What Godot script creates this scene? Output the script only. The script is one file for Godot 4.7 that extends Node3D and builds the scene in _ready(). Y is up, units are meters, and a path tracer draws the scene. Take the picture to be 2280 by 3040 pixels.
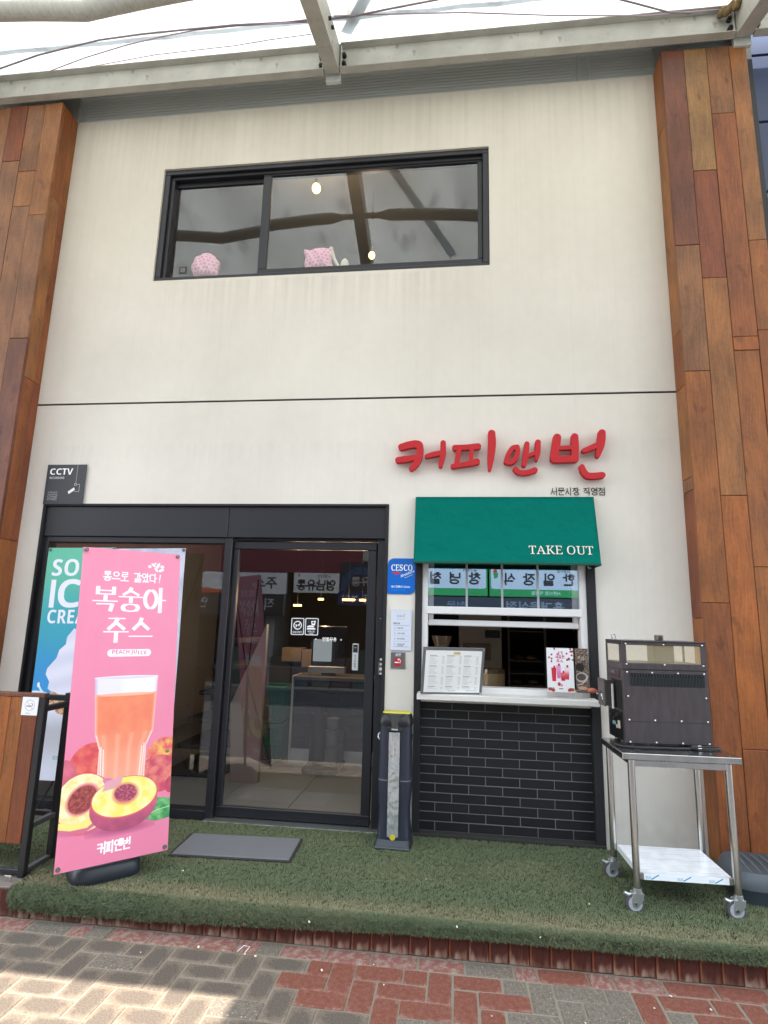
extends Node3D

var rng := RandomNumberGenerator.new()
var used := {}
var M := {}
const GLASS_Z := -0.05


# ---------- shapes ----------
class Sh:
	var v := PackedVector3Array()
	var n := PackedVector3Array()
	var t := PackedVector2Array()
	var c := PackedColorArray()
	var col := Color.WHITE
	var xf := Transform3D()
	var uo := Vector2.ZERO

	func tri(p: Array, q: Array, w: Array) -> void:
		var g: Vector3 = (p[1] - p[0]).cross(p[2] - p[0])
		if g.length_squared() < 1e-16:
			return
		var o := [0, 1, 2]
		if g.dot(q[0] + q[1] + q[2]) > 0.0:
			o = [0, 2, 1]
		for i in o:
			v.append(xf * p[i])
			n.append((xf.basis * q[i]).normalized())
			t.append(w[i])
			c.append(col)

	func uvp(p: Vector3, nn: Vector3) -> Vector2:
		var a := nn.abs()
		if a.y > a.x and a.y > a.z:
			return Vector2(p.x, p.z) + uo
		if a.x > a.z:
			return Vector2(p.z, -p.y) + uo
		return Vector2(p.x, -p.y) + uo

	func quad(p: Array, nn: Vector3, uv := []) -> void:
		var w: Array = uv if uv.size() == 4 else [uvp(p[0], nn), uvp(p[1], nn), uvp(p[2], nn), uvp(p[3], nn)]
		tri([p[0], p[1], p[2]], [nn, nn, nn], [w[0], w[1], w[2]])
		tri([p[0], p[2], p[3]], [nn, nn, nn], [w[0], w[2], w[3]])

	func box(lo: Vector3, hi: Vector3, b := 0.0) -> void:
		var ce := (lo + hi) / 2.0
		var h := (hi - lo).abs() / 2.0
		b = minf(b, minf(h.x, minf(h.y, h.z)) * 0.9)
		for a in 3:
			var u := (a + 1) % 3
			var w := (a + 2) % 3
			for s in [-1.0, 1.0]:
				var q := []
				for k in [[-1.0, -1.0], [1.0, -1.0], [1.0, 1.0], [-1.0, 1.0]]:
					var p := Vector3.ZERO
					p[a] = s * h[a]
					p[u] = k[0] * (h[u] - b)
					p[w] = k[1] * (h[w] - b)
					q.append(ce + p)
				var nn := Vector3.ZERO
				nn[a] = s
				quad(q, nn)
		if b <= 0.0:
			return
		for a in 3:
			var u := (a + 1) % 3
			var w := (a + 2) % 3
			for su in [-1.0, 1.0]:
				for sw in [-1.0, 1.0]:
					var q := []
					for k in [[-1.0, 0], [1.0, 0], [1.0, 1], [-1.0, 1]]:
						var p := Vector3.ZERO
						p[a] = k[0] * (h[a] - b)
						p[u] = su * (h[u] - (b if k[1] == 1 else 0.0))
						p[w] = sw * (h[w] - (0.0 if k[1] == 1 else b))
						q.append(ce + p)
					var nn := Vector3.ZERO
					nn[u] = su
					nn[w] = sw
					quad(q, nn.normalized())
		for k in 8:
			var s := Vector3(1.0 if k & 1 else -1.0, 1.0 if k & 2 else -1.0, 1.0 if k & 4 else -1.0)
			var i := h - Vector3(b, b, b)
			var pa := ce + s * Vector3(h.x, i.y, i.z)
			var pb := ce + s * Vector3(i.x, h.y, i.z)
			var pc := ce + s * Vector3(i.x, i.y, h.z)
			var nn := s.normalized()
			tri([pa, pb, pc], [nn, nn, nn], [uvp(pa, nn), uvp(pb, nn), uvp(pc, nn)])

	func ring(center: Vector3, ax: Vector3, ay: Vector3, r: float, seg: int) -> Array:
		var o := []
		for i in seg + 1:
			var a := TAU * i / seg
			o.append(center + (ax * cos(a) + ay * sin(a)) * r)
		return o

	func skin(a: Array, b: Array, na: Array, nb: Array, v0 := 0.0, v1 := 1.0) -> void:
		var m := a.size() - 1
		for i in m:
			var u0 := float(i) / m
			var u1 := float(i + 1) / m
			tri([a[i], a[i + 1], b[i + 1]], [na[i], na[i + 1], nb[i + 1]], [Vector2(u0, v0), Vector2(u1, v0), Vector2(u1, v1)])
			tri([a[i], b[i + 1], b[i]], [na[i], nb[i + 1], nb[i]], [Vector2(u0, v0), Vector2(u1, v1), Vector2(u0, v1)])

	func fan(center: Vector3, r: Array, nn: Vector3) -> void:
		for i in r.size() - 1:
			tri([center, r[i], r[i + 1]], [nn, nn, nn], [uvp(center, nn), uvp(r[i], nn), uvp(r[i + 1], nn)])

	func tube(path: Array, rad, seg := 12, caps := true) -> void:
		var up := Vector3.UP
		var prev := []
		var pn := []
		for i in path.size():
			var d: Vector3 = (path[mini(i + 1, path.size() - 1)] - path[maxi(i - 1, 0)]).normalized()
			if i == 0:
				up = Vector3.UP if absf(d.y) < 0.9 else Vector3.RIGHT
			var ax := up.cross(d).normalized()
			var ay := d.cross(ax).normalized()
			up = ay
			var r: float = rad[i] if rad is Array else rad
			var cur := ring(path[i], ax, ay, r, seg)
			var cn := []
			for p in cur:
				cn.append((p - path[i]).normalized())
			if i > 0:
				skin(prev, cur, pn, cn, i - 1.0, i)
			if caps and (i == 0 or i == path.size() - 1):
				fan(path[i], cur, -d if i == 0 else d)
			prev = cur
			pn = cn

	func cyl(a: Vector3, b: Vector3, r0: float, r1 := -1.0, seg := 16, caps := true) -> void:
		tube([a, b], [r0, r0 if r1 < 0.0 else r1], seg, caps)

	func loft(secs: Array, caps := true) -> void:   # arrays of points, each closed (first = last), with smooth normals from neighbours
		var nr := []
		for s in secs.size():
			var row := []
			var m: int = secs[s].size() - 1
			for i in m + 1:
				var du: Vector3 = secs[s][(i + 1) % m] - secs[s][(i - 1 + m) % m]
				var dv: Vector3 = secs[mini(s + 1, secs.size() - 1)][i] - secs[maxi(s - 1, 0)][i]
				row.append(dv.cross(du).normalized())
			nr.append(row)
		var mid := Vector3.ZERO
		for p in secs[0]:
			mid += p
		mid /= secs[0].size()
		var flip: bool = nr[0][0].dot(secs[0][0] - mid) < 0.0
		if flip:
			for r in nr:
				for i in r.size():
					r[i] = -r[i]
		for s in secs.size() - 1:
			skin(secs[s], secs[s + 1], nr[s], nr[s + 1], s, s + 1.0)
		if caps:
			for e in [0, secs.size() - 1]:
				var m := Vector3.ZERO
				for i in secs[e].size() - 1:
					m += secs[e][i]
				m /= secs[e].size() - 1
				var o := 1 if e == 0 else secs.size() - 2
				fan(m, secs[e], (secs[e][0] - secs[o][0]).normalized())

	func sphere(ce: Vector3, r: Vector3, seg := 16, rows := 10, f = null) -> void:
		var pr := []
		var pn := []
		for j in rows + 1:
			var la := PI * j / rows
			var cur := []
			var cn := []
			for i in seg + 1:
				var lo := TAU * i / seg
				var d := Vector3(sin(la) * cos(lo), cos(la), sin(la) * sin(lo))
				var k := 1.0
				if f != null:
					k = f.call(d)
				cur.append(ce + d * r * k)
				cn.append((d / r).normalized())
			if j > 0:
				skin(pr, cur, pn, cn, j - 1.0, j)
			pr = cur
			pn = cn

	func prism(poly: PackedVector2Array, z0: float, z1: float, bev := 0.0) -> void:   # outline in x, y; front at z1
		if Geometry2D.is_polygon_clockwise(poly):
			poly.reverse()
		var m := poly.size()
		var nr := []
		for i in m:
			var d := (poly[(i + 1) % m] - poly[(i - 1 + m) % m]).normalized()
			nr.append(Vector2(d.y, -d.x))
		var inn := PackedVector2Array()
		for i in m:
			inn.append(poly[i] - nr[i] * bev)
		var idx := Geometry2D.triangulate_polygon(inn)
		if idx.is_empty():
			inn = poly
			idx = Geometry2D.triangulate_polygon(poly)
		for k in idx.size() / 3:
			var f := []
			var b := []
			for e in 3:
				var p := inn[idx[k * 3 + e]]
				f.append(Vector3(p.x, p.y, z1))
				b.append(Vector3(p.x, p.y, z0))
			var nz := Vector3(0, 0, 1)
			tri(f, [nz, nz, nz], [uvp(f[0], nz), uvp(f[1], nz), uvp(f[2], nz)])
			tri(b, [-nz, -nz, -nz], [uvp(b[0], nz), uvp(b[1], nz), uvp(b[2], nz)])
		for i in m:
			var j := (i + 1) % m
			var na := Vector3(nr[i].x, nr[i].y, 0)
			var nb := Vector3(nr[j].x, nr[j].y, 0)
			var zb := z1 - bev
			var e := [Vector3(poly[i].x, poly[i].y, z0), Vector3(poly[j].x, poly[j].y, z0), Vector3(poly[j].x, poly[j].y, zb), Vector3(poly[i].x, poly[i].y, zb)]
			tri([e[0], e[1], e[2]], [na, nb, nb], [uvp(e[0], na), uvp(e[1], na), uvp(e[2], na)])
			tri([e[0], e[2], e[3]], [na, nb, na], [uvp(e[0], na), uvp(e[2], na), uvp(e[3], na)])
			if bev > 0.0:
				var g := [e[3], e[2], Vector3(inn[j].x, inn[j].y, z1), Vector3(inn[i].x, inn[i].y, z1)]
				var nz := Vector3(0, 0, 1)
				var ma := (na + nz).normalized()
				var mb := (nb + nz).normalized()
				tri([g[0], g[1], g[2]], [ma, mb, mb], [uvp(g[0], na), uvp(g[1], na), uvp(g[2], na)])
				tri([g[0], g[2], g[3]], [ma, mb, ma], [uvp(g[0], na), uvp(g[2], na), uvp(g[3], na)])

	func sheet(o: Vector3, ux: Vector3, uy: Vector3, nx := 1, ny := 1, f = null) -> void:   # textured rectangle: o = top left, ux to the right, uy downwards
		var nn := uy.cross(ux).normalized()
		for j in ny:
			for i in nx:
				var p := []
				var w := []
				var q := []
				for k in [[0, 0], [1, 0], [1, 1], [0, 1]]:
					var a: float = float(i + k[0]) / nx
					var b: float = float(j + k[1]) / ny
					var d := 0.0
					var m := nn
					if f != null:
						d = f.call(a, b)
						var da: float = (f.call(a + 0.01, b) - d) / (0.01 * ux.length())
						var db: float = (f.call(a, b + 0.01) - d) / (0.01 * uy.length())
						m = (nn - ux.normalized() * da - uy.normalized() * db).normalized()
					p.append(o + ux * a + uy * b + nn * d)
					w.append(Vector2(a, b))
					q.append(m)
				tri([p[0], p[1], p[2]], [q[0], q[1], q[2]], [w[0], w[1], w[2]])
				tri([p[0], p[2], p[3]], [q[0], q[2], q[3]], [w[0], w[2], w[3]])

	func mesh() -> ArrayMesh:
		var a := []
		a.resize(Mesh.ARRAY_MAX)
		a[Mesh.ARRAY_VERTEX] = v
		a[Mesh.ARRAY_NORMAL] = n
		a[Mesh.ARRAY_TEX_UV] = t
		a[Mesh.ARRAY_COLOR] = c
		var m := ArrayMesh.new()
		m.add_surface_from_arrays(Mesh.PRIMITIVE_TRIANGLES, a)
		return m


# ---------- printing ----------
class Cv:
	var im: Image
	var w: int
	var h: int

	func _init(W: int, H: int, col: Color) -> void:
		w = W
		h = H
		im = Image.create(W, H, false, Image.FORMAT_RGBA8)
		im.fill(col)

	func dot(x: int, y: int, col: Color, k: float) -> void:
		if k > 0.003 and x >= 0 and y >= 0 and x < w and y < h:
			im.set_pixel(x, y, im.get_pixel(x, y).lerp(col, minf(k, 1.0) * col.a) if k * col.a < 0.997 else col)

	func paint(lo: Vector2, hi: Vector2, sdf: Callable, col, soft := 1.0) -> void:
		for y in range(maxi(0, int(lo.y) - 1), mini(h, int(hi.y) + 2)):
			for x in range(maxi(0, int(lo.x) - 1), mini(w, int(hi.x) + 2)):
				var p := Vector2(x + 0.5, y + 0.5)
				var d: float = sdf.call(p)
				var k := clampf(0.5 - d / soft, 0.0, 1.0)
				if k > 0.0:
					dot(x, y, col.call(p) if col is Callable else col, k)

	func rect(x0: float, y0: float, x1: float, y1: float, col, r := 0.0) -> void:
		var ce := Vector2(x0 + x1, y0 + y1) / 2.0
		var hs := Vector2(x1 - x0, y1 - y0) / 2.0 - Vector2(r, r)
		paint(Vector2(x0, y0), Vector2(x1, y1), func(p):
			var q: Vector2 = (p - ce).abs() - hs
			return Vector2(maxf(q.x, 0), maxf(q.y, 0)).length() + minf(maxf(q.x, q.y), 0.0) - r, col)

	func ell(ce: Vector2, rx: float, ry: float, col, rot := 0.0, soft := 1.0) -> void:
		var m := maxf(rx, ry) + soft
		paint(ce - Vector2(m, m), ce + Vector2(m, m), func(p):
			var q: Vector2 = (p - ce).rotated(-rot) / Vector2(rx, ry)
			return (q.length() - 1.0) * minf(rx, ry), col, soft)

	func hoop(ce: Vector2, r: float, wd: float, col) -> void:
		paint(ce - Vector2(r + wd, r + wd), ce + Vector2(r + wd, r + wd), func(p): return absf((p - ce).length() - r) - wd / 2.0, col)

	func poly(pts: PackedVector2Array, col, soft := 1.0, grow := 0.0) -> void:
		var lo := pts[0]
		var hi := pts[0]
		for p in pts:
			lo = lo.min(p)
			hi = hi.max(p)
		var g := Vector2(grow + soft, grow + soft)
		paint(lo - g, hi + g, func(p):
			var d := 1e9
			var inside := false
			var j := pts.size() - 1
			for i in pts.size():
				var a := pts[i]
				var b := pts[j]
				d = minf(d, p.distance_squared_to(Geometry2D.get_closest_point_to_segment(p, a, b)))
				if (a.y > p.y) != (b.y > p.y) and p.x < (b.x - a.x) * (p.y - a.y) / (b.y - a.y) + a.x:
					inside = not inside
				j = i
			return (-sqrt(d) if inside else sqrt(d)) - grow, col, soft)

	func seg(a: Vector2, b: Vector2, wd: float, col) -> void:
		var r := wd / 2.0
		paint(a.min(b) - Vector2(r, r), a.max(b) + Vector2(r, r), func(p): return p.distance_to(Geometry2D.get_closest_point_to_segment(p, a, b)) - r, col)

	func bar(a: Vector2, b: Vector2, wd: float, col) -> void:   # square ends
		var d := (b - a).normalized()
		var s := Vector2(-d.y, d.x) * wd / 2.0
		poly(PackedVector2Array([a + s, b + s, b - s, a - s]), col)

	func path(pts: Array, wd: float, col) -> void:
		for i in pts.size() - 1:
			seg(pts[i], pts[i + 1], wd, col)

	func tris(pts: PackedVector2Array, col: Color) -> void:   # coverage summed over 4 x 4 samples per pixel
		var cov := {}
		for k in pts.size() / 3:
			var a := pts[k * 3]
			var b := pts[k * 3 + 1]
			var e := pts[k * 3 + 2]
			var lo := a.min(b).min(e)
			var hi := a.max(b).max(e)
			for y in range(maxi(0, floori(lo.y)), mini(h, ceili(hi.y) + 1)):
				for x in range(maxi(0, floori(lo.x)), mini(w, ceili(hi.x) + 1)):
					var s := 0
					for q in 9:
						if Geometry2D.point_is_inside_triangle(Vector2(x + (q % 3 + 0.51) / 3.0, y + (q / 3 + 0.53) / 3.0), a, b, e):
							s += 1
					if s > 0:
						var key := y * w + x
						cov[key] = cov.get(key, 0) + s
		for key in cov:
			dot(key % w, key / w, col, cov[key] / 9.0)

	func tex() -> ImageTexture:
		return ImageTexture.create_from_image(im)


func latin(s: String, serif := false, bold := true) -> Array:   # triangles of the letters, cap height 1, y downwards, and their width
	var f := SystemFont.new()
	f.font_names = PackedStringArray(["Droid Serif" if serif else "Droid Sans"])
	f.font_weight = 700 if bold else 400
	var tm := TextMesh.new()
	tm.text = s
	tm.font = f
	tm.font_size = 48
	tm.pixel_size = 0.02
	tm.depth = 0.0
	tm.curve_step = 2.0
	var a := tm.get_mesh_arrays()
	var o := PackedVector2Array()
	if a.is_empty():
		return [o, 0.0]
	var vs: PackedVector3Array = a[Mesh.ARRAY_VERTEX]
	var ix: PackedInt32Array = a[Mesh.ARRAY_INDEX] if a[Mesh.ARRAY_INDEX] != null and a[Mesh.ARRAY_INDEX].size() else PackedInt32Array(range(vs.size()))
	var lo := Vector2(1e9, 1e9)
	var hi := -lo
	for i in ix:
		var p := Vector2(vs[i].x, -vs[i].y)
		lo = lo.min(p)
		hi = hi.max(p)
	var k := 1.0 / (0.714 * 48 * 0.02)
	# baseline: letters without tails end at hi.y
	for i in ix:
		o.append((Vector2(vs[i].x, -vs[i].y) - Vector2(lo.x, hi.y)) * k)
	return [o, (hi.x - lo.x) * k]


func put_latin(cv: Cv, s: String, x: float, base: float, cap: float, col: Color, serif := false, bold := true, width := 0.0, slope := 0.0, align := 0.0) -> void:
	var l := latin(s, serif, bold)
	if l[1] <= 0.0:
		return
	var sx: float = width / (l[1] * cap) if width > 0.0 else 1.0
	var o := PackedVector2Array()
	for p in l[0]:
		o.append(Vector2(x - align * l[1] * cap * sx + p.x * cap * sx, base + p.y * cap - p.x * cap * sx * slope))
	cv.tris(o, col)


# Hangul built from strokes
const LEADS := ["0,.05 .95,.05 .85,1", "", "0.05,0 .05,.92 1,.92", "1,.05 .05,.05 .05,.95 1,.95", "", "0,0 1,0 1,.5 0,.5 0,1 1,1", "0,0 1,0 1,1 0,1 0,0", "0,0 0,1 1,1 1,0;0,.5 1,.5", "", ".5,0 .4,.45 0,1;.46,.38 1,1",
	".27,0 .2,.5 0,1;.24,.42 .5,1;.75,0 .68,.5 .5,1;.72,.42 1,1", "O", "0,.05 1,.05;.55,.05 .4,.5 0,1;.47,.42 1,1", "", ".35,-.05 .65,-.05;0,.25 1,.25;.55,.25 .4,.6 0,1;.47,.55 1,1", "0,.05 .95,.05 .85,1;0,.5 .9,.5", "1,0 0,0 0,1 1,1;0,.5 1,.5",
	"0,0 1,0;0,1 1,1;.28,0 .28,1;.72,0 .72,1", ".3,-.02 .7,-.02;0,.25 1,.25;o"]
const VOWELS := [".3,0 .3,1;.3,.5 1,.5", ".15,0 .15,1;.85,0 .85,1;.15,.5 .85,.5", ".3,0 .3,1;.3,.35 1,.35;.3,.65 1,.65", "", ".8,0 .8,1;0,.5 .8,.5", ".45,0 .45,1;.95,0 .95,1;0,.5 .45,.5", ".8,0 .8,1;0,.35 .8,.35;0,.65 .8,.65", ".45,0 .45,1;.95,0 .95,1;0,.35 .45,.35;0,.65 .45,.65",
	".5,0 .5,.9;0,.9 1,.9", "", "", "", ".3,0 .3,.9;.7,0 .7,.9;0,.9 1,.9", "0,.1 1,.1;.5,.1 .5,1", "", "", "", "0,.1 1,.1;.3,.1 .3,1;.7,.1 .7,1", "0,.5 1,.5", "", ".5,0 .5,1"]
const TAILS := [-1, 0, 1, -1, 2, -1, -1, 3, 5, -1, -1, -1, -1, -1, -1, -1, 6, 7, -1, 9, 10, 11, 12, 14, 15, 16, 17, 18]


func jamo(s: String, r: Rect2, out: Array) -> void:
	if s == "":
		return
	for part in s.split(";"):
		var l := []
		if part == "O" or part == "o":
			var ce := r.get_center() if part == "O" else r.position + r.size * Vector2(0.5, 0.7)
			var hs := r.size / 2.0 if part == "O" else r.size * Vector2(0.34, 0.3)
			for i in 21:
				l.append(ce + Vector2(cos(TAU * i / 20), sin(TAU * i / 20)) * hs)
		else:
			for p in part.split(" "):
				var xy := p.split_floats(",")
				l.append(r.position + Vector2(xy[0], xy[1]) * r.size)
		out.append(l)


func syllable(ch: String) -> Array:   # strokes in a unit square, y downwards
	var out := []
	if ch == "!":
		return [[Vector2(0.4, 0.1), Vector2(0.33, 0.65)], [Vector2(0.3, 0.88), Vector2(0.3, 0.89)]]
	if ch == "·":
		return [[Vector2(0.4, 0.5), Vector2(0.41, 0.5)]]
	var k := ch.unicode_at(0) - 0xAC00
	if k < 0 or k > 11171:
		return out
	var a := k / 588
	var b := (k % 588) / 28
	var e := k % 28
	var upright: bool = b < 8 or b == 20
	if upright:
		jamo(LEADS[a], Rect2(0.06, 0.1 if e == 0 else 0.06, 0.5, 0.74 if e == 0 else 0.42), out)
		jamo(VOWELS[b], Rect2(0.63, 0.0, 0.33, 1.0 if e == 0 else 0.58), out)
		if e:
			jamo(LEADS[TAILS[e]], Rect2(0.2, 0.66, 0.7, 0.32), out)
	else:
		jamo(LEADS[a], Rect2(0.18, 0.04, 0.64, 0.44 if e == 0 else 0.28), out)
		jamo(VOWELS[b], Rect2(0.02, 0.54 if e == 0 else 0.38, 0.96, 0.44 if e == 0 else 0.24), out)
		if e:
			jamo(LEADS[TAILS[e]], Rect2(0.18, 0.7, 0.64, 0.28), out)
	return out


func put_hangul(cv: Cv, s: String, x: float, y: float, size: float, col: Color, wv: float, wh := -1.0, adv := 1.08, sy := 1.0) -> void:
	if wh < 0.0:
		wh = wv
	for ch in s:
		if ch == " ":
			x += size * 0.45
			continue
		for l in syllable(ch):
			for i in l.size() - 1:
				var a: Vector2 = Vector2(x, y) + l[i] * size * Vector2(1, sy)
				var b: Vector2 = Vector2(x, y) + l[i + 1] * size * Vector2(1, sy)
				var d: Vector2 = (b - a).normalized().abs()
				if absf(wv - wh) < 0.01:
					cv.seg(a, b, wv * size, col)
				else:
					var wd := lerpf(wh, wv, smoothstep(0.15, 0.85, d.y)) * size
					var e: Vector2 = (b - a).normalized() * wh * size * 0.5
					if l.size() > 8:
						cv.seg(a, b, wd, col)
					else:
						cv.bar(a - e, b + e, wd, col)
		x += size * adv * (0.5 if ch in "!·" else 1.0)


# ---------- naming ----------
func numbered(called: String) -> String:
	used[called] = used.get(called, -1) + 1
	return called if used[called] == 0 else "%s_%03d" % [called, used[called]]


func obj(called: String, sh, m: Material, parent: Node = null) -> MeshInstance3D:
	var o := MeshInstance3D.new()
	o.mesh = sh.mesh() if sh is Sh else sh
	o.material_override = m
	if parent == null:
		o.name = numbered(called)
		add_child(o)
	else:
		o.name = called
		parent.add_child(o, true)
		if parent.has_meta("base"):
			o.position = -parent.get_meta("base")
	return o


func tag(o: Node, label: String, category: String, group := "") -> Node:
	o.set_meta("label", label)
	o.set_meta("category", category)
	if group != "":
		o.set_meta("group", group)
	return o


func thing(called: String, label: String, category: String, at := Vector3.ZERO, turn := 0.0, group := "", world := true) -> Node3D:   # world: its parts are drawn in the coordinates of the place
	var o := Node3D.new()
	o.name = numbered(called)
	add_child(o)
	o.position = at
	o.rotation.y = turn
	if world:
		o.set_meta("base", at)
	tag(o, label, category, group)
	return o


func structure(o: Node) -> Node:
	o.set_meta("kind", "structure")
	return o


func setting(called: String) -> Node3D:
	var o := Node3D.new()
	o.name = numbered(called)
	add_child(o)
	o.set_meta("kind", "structure")
	return o


func lin(r: float, g: float, b: float, a := 1.0) -> Color:
	return Color(r, g, b, a).linear_to_srgb()


func mat(col: Color, rough := 0.6, metal := 0.0) -> StandardMaterial3D:
	var m := StandardMaterial3D.new()
	m.albedo_color = col
	m.roughness = rough
	m.metallic = metal
	return m


func print_mat(cv: Cv, rough := 0.5) -> StandardMaterial3D:
	var m := mat(Color.WHITE, rough)
	m.albedo_texture = cv.tex()
	m.texture_repeat = false
	return m


func noise(freq: float, oct := 4, sd := 1) -> FastNoiseLite:
	var n := FastNoiseLite.new()
	n.seed = sd
	n.noise_type = FastNoiseLite.TYPE_SIMPLEX_SMOOTH
	n.frequency = freq
	n.fractal_octaves = oct
	return n


func noise_tex(freq: float, oct := 4, sd := 1, side := 512) -> NoiseTexture2D:
	var t := NoiseTexture2D.new()
	t.width = side
	t.height = side
	t.seamless = true
	t.noise = noise(freq, oct, sd)
	return t


func rough_skin(m: StandardMaterial3D, tex: Texture2D, scale: float, depth_cm: float) -> StandardMaterial3D:   # fine relief
	m.heightmap_enabled = true
	m.heightmap_texture = tex
	m.heightmap_scale = depth_cm
	m.uv1_triplanar = true
	m.uv1_world_triplanar = true
	m.uv1_scale = Vector3(scale, scale, scale)
	return m


func glass(tint: Color, mirror: float) -> StandardMaterial3D:   # a coated pane: part mirror, part clear
	var m := mat(tint, 0.0, 1.0)
	m.transparency = BaseMaterial3D.TRANSPARENCY_ALPHA
	m.albedo_color.a = mirror
	var im := Image.create(4, 4, false, Image.FORMAT_RGBA8)
	im.fill(Color.WHITE)
	m.albedo_texture = ImageTexture.create_from_image(im)
	return m


func _ready() -> void:
	rng.seed = 7
	var cam := Camera3D.new()
	cam.name = "camera"
	cam.fov = 83.2315
	cam.near = 0.05
	cam.far = 200.0
	add_child(cam)
	cam.position = Vector3(0, 1.517, 4.5)
	cam.rotation_order = EULER_ORDER_YXZ
	cam.rotation = Vector3(deg_to_rad(10.644), deg_to_rad(7.0376), deg_to_rad(1.4864))
	cam.current = true
	var env := Environment.new()
	env.background_mode = Environment.BG_SKY
	var sm := ProceduralSkyMaterial.new()
	sm.sky_top_color = Color(0.80, 0.87, 0.95)
	sm.sky_horizon_color = Color(0.93, 0.95, 0.97)
	sm.sky_curve = 0.3
	sm.ground_bottom_color = Color(0.35, 0.33, 0.32)
	sm.ground_horizon_color = Color(0.6, 0.6, 0.6)
	var sky := Sky.new()
	sky.sky_material = sm
	env.sky = sky
	env.background_energy_multiplier = 1.25
	env.tonemap_mode = Environment.TONE_MAPPER_LINEAR
	env.tonemap_exposure = 4.15
	env.sdfgi_enabled = true
	env.ssao_enabled = true
	env.ssil_enabled = true
	var we := WorldEnvironment.new()
	we.name = "environment"
	we.environment = env
	add_child(we)
	var sun := DirectionalLight3D.new()
	sun.name = "sun"
	sun.light_color = Color(1.0, 0.965, 0.92)
	sun.light_energy = 1.1
	sun.light_angular_distance = 0.53
	sun.shadow_enabled = true
	add_child(sun)
	sun.look_at_from_position(Vector3(-0.2, 5.24, 2.3), Vector3.ZERO)
	materials()
	pavement()
	deck()
	building()
	pillars()
	canopy()
	interior()
	neighbours()
	signs()
	takeout_things()
	banners()
	bagger()
	wood_stand()
	cart()
	small_things()
	grass()


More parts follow.
